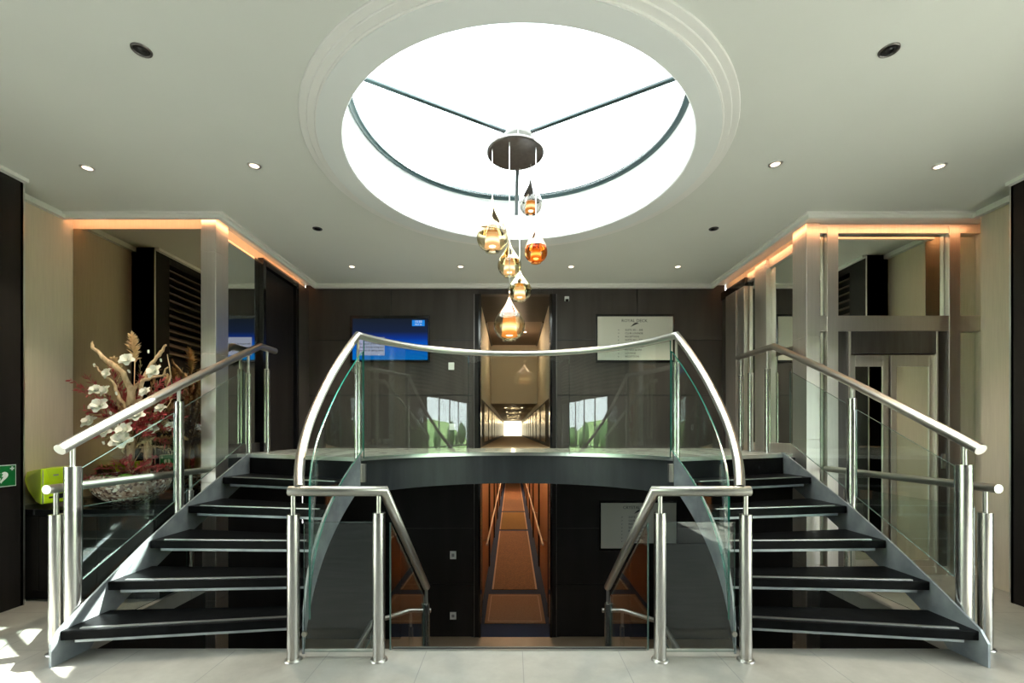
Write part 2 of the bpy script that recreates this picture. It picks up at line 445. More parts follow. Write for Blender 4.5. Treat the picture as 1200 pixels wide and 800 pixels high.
for nm, z0, z1, lb in (('trim_3', ZP, 3.245, 'dark metal jambs of the upper corridor mouth'), ('trim_4', ZL, .78, 'dark metal jambs of the lower corridor mouth')):
    mb = MB()
    for s_ in (-1, 1):
        mb.box(s_*.50, s_*.555, YB-.012, YB, z0, z1, 0); mb.box(s_*.47, s_*.50, YB-.02, YB+.16, z0, z1, 1)
        mb.box(s_*.556, s_*.564, YB-.018, YB, z0, z1, 2)
    struct(nm, mb, ['wood_dark', 'black_gloss', 'steel_dark'], lb, 'door jamb')
# panels added low on the lower wall, standing in for a grey glass reflection
for s_, z1, lb in ((-1, .14, 'left panel added low on the lower deck wall for the grey glass reflection'), (1, -.14, 'right panel added low on the lower deck wall for the grey glass reflection')):
    MB_ = MB().box(s_*1.55, s_*2.88, YB-.07, YB-.005, ZL, z1)
    struct('wall_reflection', MB_, 'reflection_panel', lb, 'wall panel', bevel=.004)

# deck platform
RP = 1.50
def arc(r, y0, y1, n, side):
    """points of the well circle on one side between two depths, by angle"""
    a0 = math.asin((y0-CY)/r); a1 = math.asin((y1-CY)/r)
    return [Vector((side*r*math.cos(a0+(a1-a0)*i/(n-1)), CY+r*math.sin(a0+(a1-a0)*i/(n-1)), 0)) for i in range(n)]
def well_arc(r, y0, n):
    a0 = math.asin((y0-CY)/r)
    return [Vector((-r*math.cos(a), CY+r*math.sin(a), 0)) for a in [a0+(PI-2*a0)*i/(n-1) for i in range(n)]]
OUT = [(2.72, 2.71), (2.71, 3.02), (2.70, 3.36), (2.69, 3.74), (2.68, 4.17), (2.67, 4.60)]
INN_Y = [2.90, 3.10, 3.32, 3.54, 3.76, 3.98]
RI = 1.49
INN = [(math.sqrt(RI*RI-(y-CY)**2), y) for y in INN_Y]
RISE = ZP/6
edge = well_arc(RP, 3.98, 61)
poly = [(-2.89, 4.42), (-2.80, 4.42), (-2.80, 4.60), (-2.67, 4.60)]+[(v.x, v.y) for v in edge]+[(2.67, 4.60), (2.80, 4.60), (2.80, 4.42), (2.89, 4.42), (2.89, YB), (-2.89, YB)]
mb = MB(); mb.prism(poly, ZP-.035, ZP-.0, 0, 1)
struct('floor_deck', mb, ['deck_stone', 'aluminium'], 'upper deck floor around the curved well edge', 'floor')
mb = MB()
poly2 = [(-2.89, 4.47), (-2.66, 4.63)]+[(v.x*1.008, v.y+.012) for v in edge]+[(2.66, 4.63), (2.89, 4.47), (2.89, YB), (-2.89, YB)]
mb.prism(poly2, ZP-.335, ZP-.035)
struct('wall_fascia', mb, 'fascia_wood', 'dark curved fascia below the upper deck floor', 'fascia')

# --- left side
struct('wall_left', MB().box(XL-.1, XL, 3.5, 4.4, 0, ZC), 'wall_tan', 'tan textured wall beside the counter on the left', 'wall')
struct('wall_mirror_left', MB().box(XL, -2.94, 4.312, 4.40, 0, ZC), 'wall_tan', 'tan wall strip above the mirror lit by the warm cove', 'wall')
m_ = MB().box(XL+.005, -2.945, 4.300, 4.310, .02, 3.275).build('wall_mirror', 'mirror_bronze', None, .002)
tag(m_, 'large bronze-tinted mirror behind the flower arrangement and counter', 'mirror')
def cladding(name, x0, x1, y0, y1, z0, z1, joints, label):
    mb = MB(); Z = [z0]+joints+[z1]
    for i in range(len(Z)-1): mb.box(x0, x1, y0, y1, Z[i]+.0015, Z[i+1]-.0015)
    mb.box(x0+.004, x1-.004, y0+.004, y1-.004, z0, z1)
    return struct(name, mb, 'steel_panel', label, 'column', bevel=.004)
cladding('column_left', -2.945, -2.805, 4.27, 4.46, ZL, ZC, [-.2, .9, 2.1, 3.05], 'brushed steel clad corner column beside the bronze mirror')
mb = MB().box(-2.93, -2.86, 4.46, YB, ZP-.3, ZC)
struct('wall_left_deck', mb, 'wall_tan', 'side wall of the upper deck on the left', 'wall')
m_ = MB().box(-2.858, -2.845, 4.47, 5.06, ZP+.10, 3.27).build('wall_mirror', 'mirror_clear', None)
tag(m_, 'narrow tall mirror between the steel column and the dark door', 'mirror')
struct('trim_5', MB().box(-2.86, -2.835, 4.46, 5.07, ZP, ZP+.10), 'steel_dark', 'metal skirting under the narrow mirror', 'skirting')
d = empty('door_1', (-2.84, 5.5, ZP), 'tall dark sliding door on the left of the upper deck', 'door'); d['kind'] = 'structure'
mb = MB(); mb.box(-2.86, -2.795, 5.07, 5.13, ZP, 3.30); mb.box(-2.86, -2.795, 5.86, 5.92, ZP, 3.30); mb.box(-2.86, -2.795, 5.13, 5.86, 3.22, 3.30)
mb.build('door_frame', 'black_gloss', d, .004)
MB().box(-2.858, -2.84, 5.13, 5.86, ZP, 3.22).build('door_leaf', 'wood_dark', d, .003)
struct('wall_left_end', MB().box(-2.859, -2.81, 5.925, YB, ZP, 3.30), 'wood_wall', 'dark wood end panel beside the black door', 'wall')
# --- right side: lift front and mirrors
struct('wall_right', MB().box(4.205, XR+.1, 3.6, 4.15, 0, ZC).box(XR, XR+.1, 4.15, 4.5, 0, ZC), 'wall_tan', 'tan textured wall beside the lift on the right', 'wall')
struct('wall_lift', MB().box(2.93, XR+.1, 4.46, 4.56, 0, ZC), 'wall_tan', 'wall behind the steel and mirror lift front', 'wall')
YR = 4.38
cladding('column_right', 2.77, 2.90, YR, 4.60, ZL, ZC, [.1, 1.3, 2.28], 'brushed steel corner column where the lift front meets the deck')
mb = MB()
for (a, b) in ((2.969, 3.075), (4.136, 4.242)): mb.box(a, b, YR, 4.46, 0, ZC-.02)
mb.box(2.90, XR, YR+.004, 4.46, 2.337, 2.483); mb.box(2.90, XR, YR+.006, 4.46, 3.27, ZC-.01)
mb.box(2.90, XR, YR+.02, 4.46, 0, .08)
struct('trim_6', mb, 'steel_panel', 'brushed steel posts and crossbeam of the lift front', 'lift frame', bevel=.003)
for (a, b, z0, z1, lb) in ((3.08, 4.131, 2.486, 3.268, 'wide clear mirror above the steel beam over the lift'),
                           (4.246, XR-.004, 2.486, 3.268, 'upper narrow mirror at the far right above the steel beam'),
                           (2.905, 2.964, 2.486, 3.268, 'slim upper mirror strip between the two left lift posts'),
                           (2.905, 2.964, .09, 2.333, 'slim lower mirror strip between the two left lift posts'),
                           (4.246, XR-.004, .09, 2.333, 'lower narrow mirror at the far right beside the tan wall')):
    tag(MB().box(a, b, YR+.05, YR+.06, z0, z1).build('wall_mirror', 'mirror_clear', None), lb, 'mirror')
el = empty('elevator', (3.6, YR+.03, 0), 'lift entrance with two framed glass doors under a dark grey header', 'elevator')
MB().box(3.19, 4.03, YR+.012, YR+.06, 2.12, 2.335).build('header', 'steel_dark', el, .003)
mb = MB(); mb.box(3.077, 3.19, YR+.02, YR+.06, .08, 2.335); mb.box(4.03, 4.134, YR+.02, YR+.06, .08, 2.335); mb.build('side_panel', 'steel_dark', el, .003)
mb = MB(); mb.box(3.185, 3.20, YR+.004, YR+.05, .02, 2.335); mb.box(4.02, 4.035, YR+.004, YR+.05, .02, 2.335); mb.build('jamb', 'steel_panel', el, .002)
for (a, b) in ((3.20, 3.575), (3.578+.02, 4.02)):
    mb = MB(); w = .055
    mb.box(a, a+w, YR+.024, YR+.05, .02, 2.11); mb.box(b-w, b, YR+.024, YR+.05, .02, 2.11); mb.box(a+w, b-w, YR+.024, YR+.05, 2.0, 2.11); mb.box(a+w, b-w, YR+.024, YR+.05, .02, .14)
    lf = mb.build('door_leaf', 'steel_panel', el, .003)
    MB().box(a+w, b-w, YR+.034, YR+.042, .14, 2.0).build('door_glass', 'mirror_clear', lf)
tag(MB().box(4.075, 4.105, YR+.008, YR+.02, 1.02, 1.16).build('call_button_panel', 'aluminium', None, .002), 'small metal call button plate beside the lift doors', 'button panel')
# side face right
mb = MB().box(2.87, 2.93, 4.60, YB, ZP-.3, ZC)
struct('wall_right_deck', mb, 'wall_tan', 'side wall of the upper deck on the right', 'wall')
tag(MB().box(2.855, 2.868, 4.60, 5.13, ZP+.10, 3.20).build('wall_mirror', 'mirror_clear', None), 'tall mirror on the right deck side between steel column and steel stile', 'mirror')
tag(MB().box(2.855, 2.868, 5.37, 5.60, ZP+.10, 3.20).build('wall_mirror', 'mirror_clear', None), 'narrow mirror on the right deck side beyond the steel stile', 'mirror')
mb = MB(); mb.box(2.80, 2.868, 5.13, 5.37, ZP, 3.30); mb.box(2.83, 2.868, 4.60, 5.13, ZP, ZP+.10); mb.box(2.83, 2.868, 4.60, 5.13, 3.20, 3.30)
mb.box(2.83, 2.868, 5.37, 5.60, 3.20, 3.3)
mb.box(2.80, 2.868, 5.62, 5.78, ZP, 3.16); mb.box(2.79, 2.868, 5.80, 6.08, ZP, 3.16)
struct('trim_7', mb, 'steel_panel', 'brushed steel stiles along the right side of the upper deck', 'wall cladding', bevel=.003)
struct('trim_8', MB().box(2.80, 2.868, 5.60, YB, 3.16, 3.26), 'black_gloss', 'black panel over the far right steel stiles', 'wall panel')
struct('wall_right_end', MB().box(2.82, 2.868, 6.09, YB, ZP, 3.16), 'wood_wall', 'dark wood end strip in the far right corner of the deck', 'wall')

# piers and louvred side walls towards the camera
for s_, x, y1, nm in ((-1, -3.915, 3.63, 'left'), (1, 3.96, 3.68, 'right')):
    xo = x+s_*.6
    struct('wall_pier_'+nm, MB().box(x, xo, 3.42, y1, 0, ZC), 'wood_dark', 'dark wood pier at the %s edge of the landing' % nm, 'pier', bevel=.004)
    struct('trim_pier_'+nm, MB().box(x-s_*.004, x+s_*.004, y1-.004, y1+.008, 0, ZC), 'aluminium', 'thin bright corner bead on the %s dark pier' % nm, 'trim')
    # panel with louvres above, and a run of tall side windows below them
    mb = MB(); mb.box(x, xo, 2.35, 3.418, 0, 2.2, 0); mb.box(x, xo, YBACK, -2.15, 0, 2.2, 0)
    mb.box(x, xo, YBACK, 3.418, 3.26, ZC, 0); mb.box(x, x+s_*.14, -2.15, 2.35, 2.14, 2.22, 0); mb.box(x, x+s_*.14, -2.15, 2.35, -.1, .05, 0)
    for k in range(4): mb.box(x, xo, 1.9-k*1.45, 1.98-k*1.45, 2.2, ZC, 0)
    z = 2.26
    while z < 3.22:
        mb.add([(x+s_*.0, YBACK, z), (x+s_*.0, 3.418, z), (x+s_*.09, 3.418, z+.05), (x+s_*.09, YBACK, z+.05),
                (x+s_*.0, YBACK, z-.014), (x+s_*.0, 3.418, z-.014), (x+s_*.09, 3.418, z+.036), (x+s_*.09, YBACK, z+.036)],
               [(0,1,2,3),(7,6,5,4),(0,4,5,1),(1,5,6,2),(2,6,7,3),(3,7,4,0)], 1); z += .085
    mb.box(x+s_*.12, xo, YBACK, 3.418, 2.2, 3.26, 2)
    struct('wall_louvre_'+nm, mb, ['wood_dark', 'louvre', 'wood_dark'], 'dark louvred wall panelling over the windows on the %s side near the viewer' % nm, 'wall')
    w = empty('window_%d' % (1 if s_ < 0 else 2), (x+s_*.06, .1, .05), 'tall side windows on the %s near the viewer' % nm, 'window'); w['kind'] = 'structure'
    mb = MB()
    for k in range(6): mb.box(x+s_*.03, x+s_*.09, -2.15+.9*k-.03, -2.15+.9*k+.03, .05, 2.14)
    mb.box(x+s_*.03, x+s_*.09, -2.15, 2.35, 1.02, 1.05)
    mb.build('window_frame', 'steel_dark', w); MB().box(x+s_*.055, x+s_*.065, -2.15, 2.35, .05, 2.14).build('pane', 'roof_glass', w)
    struct('wall_return_'+nm, MB().box(x+s_*.0, x+s_*.6, y1-.02, y1, 0, ZC), 'black', 'black end face of the %s pier' % nm, 'wall')

# wall behind the viewer and the ground outside both sides
mb = MB(); mb.box(-5, 5, YBACK-.12, YBACK, -.1, ZC, 0)
for k in range(-3, 4): mb.box(k*1.2-.55, k*1.2+.55, YBACK-.001, YBACK+.02, .1, 3.2, 1)
struct('wall_front', mb, ['black', 'wood_dark'], 'dark panelled wall behind the viewer', 'wall')
for s_, nm in ((-1, 'left'), (1, 'right')):
    x0 = s_*4.1
    struct('ground_bounce_'+nm, MB().box(x0, s_*12, -12, 12, -.35, -.25), 'bounce_paving', 'pale paved strip added outside the %s windows to bounce light indoors' % nm, 'bounce ground')  # unseen paved strip added to bounce daylight up to the ceiling
    struct('ground_lawn_'+nm, MB().box(s_*12, s_*60, -60, 60, -.6, -.5), 'lawn', 'green lawn beyond the %s windows' % nm, 'lawn')
    hill = MB(); P4 = [Vector((s_*45, -60, -.5)), Vector((s_*45, 60, -.5)), Vector((s_*75, 60, 5)), Vector((s_*75, -60, 3.5)), Vector((s_*75, 60, -.5)), Vector((s_*75, -60, -.5))]
    hill.add(P4, [(0, 1, 2, 3), (0, 3, 5), (1, 4, 2), (2, 4, 5, 3)])
    struct('ground_hill_'+nm, hill, 'lawn', 'green hillside far beyond the %s windows' % nm, 'hill')
    mb = MB()
    for k in range(22):
        y = -42+k*4+random.uniform(-1, 1); r = random.uniform(1.2, 2.4)
        mb.lathe([(max(.001, r*math.sin(PI*i/8)), r*.7-r*.7*math.cos(PI*i/8)) for i in range(9)], (s_*(38+random.uniform(-4, 4)), y, -.5), 12)
    tag(mb.build('hedgerow', 'hedge', None), 'distant line of dark green bushes outside on the %s' % nm, 'hedge', None, 'stuff')

# cornices and coves
lipw, lb_ = .035, 3.322
def cornice(path, name, label):
    """white cornice strip along a polyline (x, y), with a small step"""
    mb = MB(); P_ = [Vector((x, y, 0)) for x, y in path]; n = len(P_)
    ds_ = [(P_[i+1]-P_[i]).normalized() for i in range(n-1)]; ns = [Vector((-d.y, d.x, 0)) for d in ds_]
    def off(i, a):
        if i == 0: return P_[0]+ns[0]*a
        if i == n-1: return P_[-1]+ns[-1]*a
        return P_[i]+(ns[i-1]+ns[i])*a
    for (a, b, z0, z1) in ((0, lipw, lb_, ZC-.002), (-.03, 0, ZC-.018, ZC-.001)):
        for i in range(n-1):
            q = [off(i, a), off(i+1, a), off(i+1, b), off(i, b)]
            mb.slab([Vector((v.x, v.y, z0)) for v in q], [Vector((v.x, v.y, z1)) for v in q])
    return struct(name, mb, 'trim_paint', label, 'cornice')
cornice([(XL, 4.18), (-2.70, 4.18), (-2.70, YB)], 'trim_9', 'white cornice lip of the warm cove on the left')
cornice([(2.66, YB), (2.66, 4.18), (4.24, 4.18)], 'trim_10', 'white cornice lip of the warm cove on the right')
mb = MB(); mb.box(-2.72, 2.68, YB-.05, YB, ZC-.05, ZC-.002); mb.box(-2.68, 2.64, YB-.08, YB-.05, ZC-.022, ZC-.001)
struct('trim_11', mb, 'trim_paint', 'white cornice along the top of the back wall', 'cornice')
mb = MB(); mb.box(XL, XL+.05, 3.63, 4.18, ZC-.05, ZC-.001); mb.box(-3.915, -3.87, 2.0, 3.63, ZC-.03, ZC-.001)
mb.box(4.155, 4.205, 3.68, 4.18, ZC-.05, ZC-.001); mb.box(3.915, 3.96, 2.0, 3.68, ZC-.03, ZC-.001)
struct('trim_12', mb, 'trim_paint', 'small white cornices over the tan side walls', 'cornice')
for s_, x, xe, lab in ((-1, -2.70, XL, 'warm strip light hidden in the left ceiling cove'), (1, 2.66, XR, 'warm strip light hidden in the right ceiling cove')):
    mb = MB()
    mb.box(x+s_*.045, x+s_*.055, 4.24, YB-.1, 3.345, 3.362)
    mb.box(x+s_*.06, xe-s_*.02, 4.225, 4.235, 3.345, 3.362)
    tag(mb.build('cove_light', 'led_warm', None), lab, 'strip light')

# ------------------------------------------------------------------ curved staircases
def stair(side, label):
    sd = 'left' if side < 0 else 'right'
    root = empty('curved_staircase', (side*2.1, 3.4, 0), label, 'staircase', None)
    P = lambda t: Vector((side*t[0], t[1], 0))
    for k in range(5):
        zt = RISE*(k+1)
        o0, o1 = P(OUT[k]), P(OUT[k+1]); i0, i1 = P(INN[k]), P(INN[k+1])
        # tread runs a little under the next nosing
        def shape(inset, front, back):
            n0 = (i0-o0).normalized(); f = Vector((-n0.y, n0.x, 0)); f = f if f.y > 0 else -f
            a = [o0+n0*inset+f*front]
            a.append(i0-n0*inset+f*front)
            arcp = arc(RI-.0, INN_Y[k], INN_Y[k+1], 5, side)
            a += [v-Vector((v.x, v.y-CY, 0)).normalized()*(-inset*.5) for v in arcp[1:]]
            n1 = (i1-o1).normalized(); f1 = Vector((-n1.y, n1.x, 0)); f1 = f1 if f1.y > 0 else -f1
            a.append(i1+f1*back-n1*inset); a.append(o1+f1*back+n1*inset)
            return [(v.x, v.y) for v in a]
        # tidy polygons built by hand (convex enough)
        n0 = (i0-o0).normalized(); f0 = Vector((-n0.y, n0.x, 0)); f0 = f0 if f0.y > 0 else -f0
        n1 = (i1-o1).normalized(); f1 = Vector((-n1.y, n1.x, 0)); f1 = f1 if f1.y > 0 else -f1
        mid = arc(RI, INN_Y[k], INN_Y[k+1], 5, side)[1:4]
        top = [o0, i0]+mid+[i1+f1*.02, o1+f1*.02]
        mb = MB(); mb.prism([(v.x, v.y) for v in top], zt-.058, zt)
        tr = mb.build('tread', 'tread', root, .006)
        low = [o0+n0*.06+f0*.025, i0-n0*.01+f0*.025]+mid+[i1+f1*.0, o1+f1*.0+n1*.03]
        mb = MB(); mb.prism([(v.x, v.y) for v in low], zt-.082, zt-.0585)
        mb.build('support_plate', 'steel_lacquer', tr, .002)
        a = o0+n0*.09+f0*.022; b = i0-n0*.07+f0*.022
        mb = MB(); q = [a, b, b+f0*.022, a+f0*.022]
        mb.prism([(v.x, v.y) for v in q], zt, zt+.005); mb.build('nosing_strip', 'aluminium', tr)
    # outer stringer
    Y = [2.66]+[t[1] for t in OUT]+[4.66]
    def xo(y):
        return side*(2.725-.02*(y-2.7))
    tops = [(2.66, RISE*1-.055), (2.705, RISE*1+.012)]+[(OUT[k][1], RISE*(k+1)+.012) for k in range(1, 6)]
    tops.append((4.64, ZP+.012))
    bots = [(2.66, 0), (2.90, 0)]+[(OUT[k][1]+.0, RISE*(k+1)-.245) for k in range(1, 6)]
    def interp(tab, y):
        if y <= tab[0][0]: return tab[0][1]
        for (a, za), (b, zb) in zip(tab, tab[1:]):
            if y <= b: return za+(zb-za)*(y-a)/(b-a)
        return tab[-1][1]
    ys = sorted(set([2.66, 2.705, 2.90, 4.64]+[t[1] for t in OUT[1:]]))
    mb = MB()
    mb.ribbon([(xo(y), y, interp(tops, y)) for y in ys], [(xo(y), y, interp(bots, y)) for y in ys], [(1, 0, 0)]*len(ys), .014)
    mb.build('outer_stringer', 'steel_lacquer', root)
    # inner stringer on the well circle
    tb = [(2.83, .05), (INN_Y[0], RISE+.02)]+[(INN_Y[k], RISE*(k+1)+.02) for k in range(1, 6)]
    bb = [(2.83, 0), (2.90, 0)]+[(INN_Y[k], RISE*(k+1)-.27) for k in range(1, 6)]
    pts = arc(RI-.02, 2.83, 3.985, 26, side)
    mb = MB()
    mb.ribbon([Vector((p.x, p.y, interp(tb, p.y))) for p in pts], [Vector((p.x, p.y, interp(bb, p.y))) for p in pts], [Vector((p.x, p.y-CY, 0)) for p in pts], .014)
    mb.build('inner_stringer', 'steel_lacquer', root)
    # top riser board
    a, b = P(OUT[5]), P(INN[5])
    mb = MB(); mb.ribbon([Vector((a.x, a.y-.004, ZP-.036)), Vector((b.x, b.y-.004, ZP-.036))], [Vector((a.x, a.y-.004, ZP-.21)), Vector((b.x, b.y-.004, ZP-.21))], [(0, 1, 0)]*2, .012)
    mb.build('riser', 'tread', root)
    return root
stair(-1, 'left curved open staircase with black treads and grey steel stringers')
stair(1, 'right curved open staircase with black treads and grey steel stringers')

# stair going down in the middle
ds = empty('descending_staircase', (0, 2.95, ZL), 'straight staircase going down to the lower deck in the middle', 'staircase')
for k in range(6):
    z = -.203*(k+1); y = 2.93+.26*k
    tr = MB().box(-.76, .76, y, y+.28, z-.05, z).build('tread', 'tread', ds, .005)
    MB().box(-.72, .72, y+.235, y+.255, z, z+.005).build('nosing_strip', 'aluminium', tr)
for s_ in (-1, 1):
    mb = MB(); mb.ribbon([(s_*.775, 2.92, -.04), (s_*.775, 4.50, -1.25)], [(s_*.775, 2.92, -.33), (s_*.775, 4.50, -1.415)], [(1, 0, 0)]*2, .014)
    mb.build('stringer', 'steel_lacquer', ds)

# ------------------------------------------------------------------ railings
def post(root, x, y, z0, z1, ztop, r, foot=True, rod=.013, clamps=()):
    mb = MB(); mb.tube([(x, y, z0), (x, y, z1)], r, 24)
    p = mb.build('post', 'steel', root)
    MB().tube([(x, y, z1-.01), (x, y, ztop)], rod, 14).build('rod', 'steel_rail', p)
    if foot: MB().lathe([(.0001, z0+.012), (r*1.1, z0+.012), (r*1.35, z0+.008), (r*1.42, z0+.001), (r*1.42, z0)], (x, y, 0), 32).build('foot_plate', 'steel_rail', p)
    for z, dx, dy in clamps:
        MB().tube([(x, y, z), (x+dx, y+dy, z)], .014, 12).build('glass_clamp', 'steel_rail', p)
    return p
def rail(root, pts, r, name='handrail'):
    return MB().tube(pts, r, 24).build(name, 'steel_rail', root)
def pane(root, top, bot, nrm, t=.012, name='glass_panel'):
    return MB().ribbon(top, bot, nrm, t, 0, 1).build(name, ['rail_glass', 'glass_edge' if t > .011 else 'glass_edge_pale'], root)

# curved balustrade over the well: left stair, deck edge, right stair in one rail
cb = empty('curved_balustrade', (0, 4.95, ZP), 'large curved steel and glass balustrade around the central well', 'balustrade')
ZT = [(2.76, 1.03), (2.90, 1.14), (3.15, 1.345), (3.45, 1.615), (3.78, 1.965), (4.00, 2.215)]
def zr(y):
    for (a, za), (b, zb) in zip(ZT, ZT[1:]):
        if y <= b: return za+(zb-za)*(y-a)/(b-a)
    return ZT[-1][1]
def smooth_z(y):
    return sum(zr(max(2.76, min(4.0, y+d))) for d in (-.08, -.04, 0, .04, .08))/5 if 2.84 < y < 3.92 else zr(y)
RR = 1.495
dn = arc(RR, 2.76, 4.00, 30, -1)
left = [Vector((p.x, p.y, smooth_z(p.y))) for p in dn]
top = [Vector((p.x, p.y, 2.215)) for p in well_arc(RR, 4.00, 61)][1:-1]
right = [Vector((-p.x, p.y, p.z)) for p in left][::-1]
rail(cb, left+top+right, .031)
for s_ in (-1, 1):
    x = s_*math.sqrt(RR*RR-(4.0-CY)**2)
    post(cb, x, 4.0, ZP-.25, 1.98, 2.20, .030, foot=False, rod=.012)
    MB().box(x-.03-s_*.03, x+.03-s_*.03, 4.01, 4.05, ZP-.22, ZP-.06).build('bracket', 'steel_rail', cb, .003)
# glass on the deck edge, three bent panes
ga = [Vector((p.x, p.y, 0)) for p in well_arc(RP-.03, 4.03, 61)]
for (i0, i1) in ((0, 21), (21, 40), (40, 60)):
    seg = ga[i0:i1+1]
    d0 = (seg[1]-seg[0])*.04; d1 = (seg[-2]-seg[-1])*.04; seg = [seg[0]+d0]+seg[1:-1]+[seg[-1]+d1]
    pane(cb, [Vector((p.x, p.y, 2.175)) for p in seg], [Vector((p.x, p.y, ZP-.01)) for p in seg], [Vector((p.x, p.y-CY, 0)) for p in seg])
# glass on the stair flights
def nose_z(y):
    tb = [(INN_Y[k], RISE*(k+1)) for k in range(6)]
    if y <= tb[0][0]: return tb[0][1]-.9*(tb[0][0]-y)
    for (a, za), (b, zb) in zip(tb, tb[1:]):
        if y <= b: return za+(zb-za)*(y-a)/(b-a)
    return tb[-1][1]
for s_ in (-1, 1):
    g = arc(RI-.055, 2.84, 3.97, 26, s_)
    pane(cb, [Vector((p.x, p.y, smooth_z(p.y)-.11)) for p in g], [Vector((p.x, p.y, nose_z(p.y)+.07)) for p in g], [Vector((p.x, p.y-CY, 0)) for p in g])

# outer stair railings
for s_, ye, ysl, X0, lab in ((-1, 5.13, (2.85, 3.71, 4.62, 4.97), 2.78, 'sloping steel and glass railing on the outer side of the left staircase'),
                         (1, 5.58, (2.87, 3.77, 4.94, 5.29, 5.51), 2.79, 'sloping steel and glass railing on the outer side of the right staircase')):
    root = empty('stair_railing', (s_*X0, 3.8, 0), lab, 'stair railing')
    xr = lambda y: s_*(X0-.08*min(1, max(0, (y-2.8)/1.9)))
    rz = [(2.77, 1.262), (2.85, 1.305), (3.3, 1.535), (3.75, 1.765), (4.3, 2.03), (4.82, 2.27)]
    def rzz(y):
        for (a, za), (b, zb) in zip(rz, rz[1:]):
            if y <= b: return za+(zb-za)*(y-a)/(b-a)
        return 2.27
    rail(root, [Vector((xr(y), y, z)) for y, z in rz]+[Vector((xr(ye), ye, 2.275))], .034)
    for k, y in enumerate(ysl):
        z0 = 0.08 if k == 0 else (RISE*4-.10 if k == 1 else ZP)
        r = (.042, .034, .030, .030, .030)[k]
        post(root, xr(y), y, z0, rzz(y)-(.15 if k == 0 else .13 if k == 1 else .22), rzz(y)-.02, r, foot=(k > 1 and False), rod=.014)
    def gz(y, o): return (RISE+(y-2.71)*(ZP-RISE)/(4.60-2.71))+o
    for (a, b) in ((ysl[0]+.06, ysl[1]-.05), (ysl[1]+.05, 4.55)):
        n = 4; yy = [a+(b-a)*i/(n-1) for i in range(n)]; xf = lambda y: xr(a)+(xr(b)-xr(a))*(y-a)/(b-a)
        pane(root, [Vector((xf(y), y, min(rzz(y)-.13, gz(y, .85)))) for y in yy], [Vector((xf(y), y, gz(y, .14))) for y in yy], [(1, 0, 0)]*n, .010)
    # second, lower bar between first and second posts on the stair side is the guard rail of the floor, built below

# guard rails on the landing floor outside the stairs
for s_, X, ya, yb, ps, lab in ((-1, 2.87, 2.78, 4.262, (2.84, 4.03), 'low straight guard rail on the landing outside the left staircase'),
                               (1, 2.95, 2.82, 4.37, (2.90, 4.10), 'low straight guard rail on the landing outside the right staircase')):
    root = empty('guard_railing', (s_*X, 3.5, 0), lab, 'railing')
    rail(root, [(s_*X, ya, 1.02), (s_*X, yb, 1.02)], .028)
    post(root, s_*X, ps[0], 0, .86, 1.01, .037); post(root, s_*X, ps[1], 0, .86, 1.01, .022)
    pane(root, [(s_*X, ps[0]+.07, .88), (s_*X, ps[1]-.05, .88)], [(s_*X, ps[0]+.07, .04), (s_*X, ps[1]-.05, .04)], [(1, 0, 0)]*2, .010)

# front guards that turn down into the central stair
for s_, lab in ((-1, 'left front railing turning down into the central stair'), (1, 'right front railing turning down into the central stair')):
    root = empty('guard_railing', (s_*1.1, 2.76, 0), lab, 'railing')
    rail(root, [(s_*1.385, 2.755, 1.015), (s_*.815, 2.755, 1.015), (s_*.80, 4.05, .0)], .031)
    post(root, s_*1.36, 2.755, 0, .875, 1.0, .036, rod=.014); post(root, s_*.845, 2.755, 0, .885, 1.0, .036, rod=.014)
    post(root, s_*.80, 4.04, -1.03, -.14, -.01, .030, foot=False, rod=.014)
    pane(root, [(s_*1.315, 2.80, .82), (s_*.89, 2.80, .82)], [(s_*1.315, 2.80, .03), (s_*.89, 2.80, .03)], [(0, 1, 0)]*2, .010)
    pane(root, [(s_*.81, 2.88, .80), (s_*.81, 3.98, -.06)], [(s_*.81, 2.88, -.02), (s_*.81, 3.98, -.88)], [(1, 0, 0)]*2, .010)
    for z in (.14,): MB().tube([(s_*1.31, 2.80, z), (s_*1.31, 2.785, z)], .016, 14).build('glass_clamp', 'steel_rail', root)
# lower-deck guard rails either side of the stair foot
for s_, lab in ((-1, 'low rail on the lower deck at the left foot of the central stair'), (1, 'low rail on the lower deck at the right foot of the central stair')):
    root = empty('lower_railing', (s_*1.1, 4.5, ZL), lab, 'railing')
    rail(root, [(s_*.86, 4.60, -.42), (s_*1.07, 4.60, -.42), (s_*1.36, 4.31, -.42), (s_*1.36, 3.6, -.50), (s_*1.36, 3.1, -.60)], .022)
    for x, y in ((1.06, 4.60), (1.36, 4.0)): post(root, s_*x, y, ZL, -.58, -.43, .024)
    pane(root, [(s_*1.345, 4.25, -.52), (s_*1.345, 3.2, -.68)], [(s_*1.345, 4.25, ZL+.05), (s_*1.345, 3.2, ZL+.05)], [(1, 0, 0)]*2, .010)

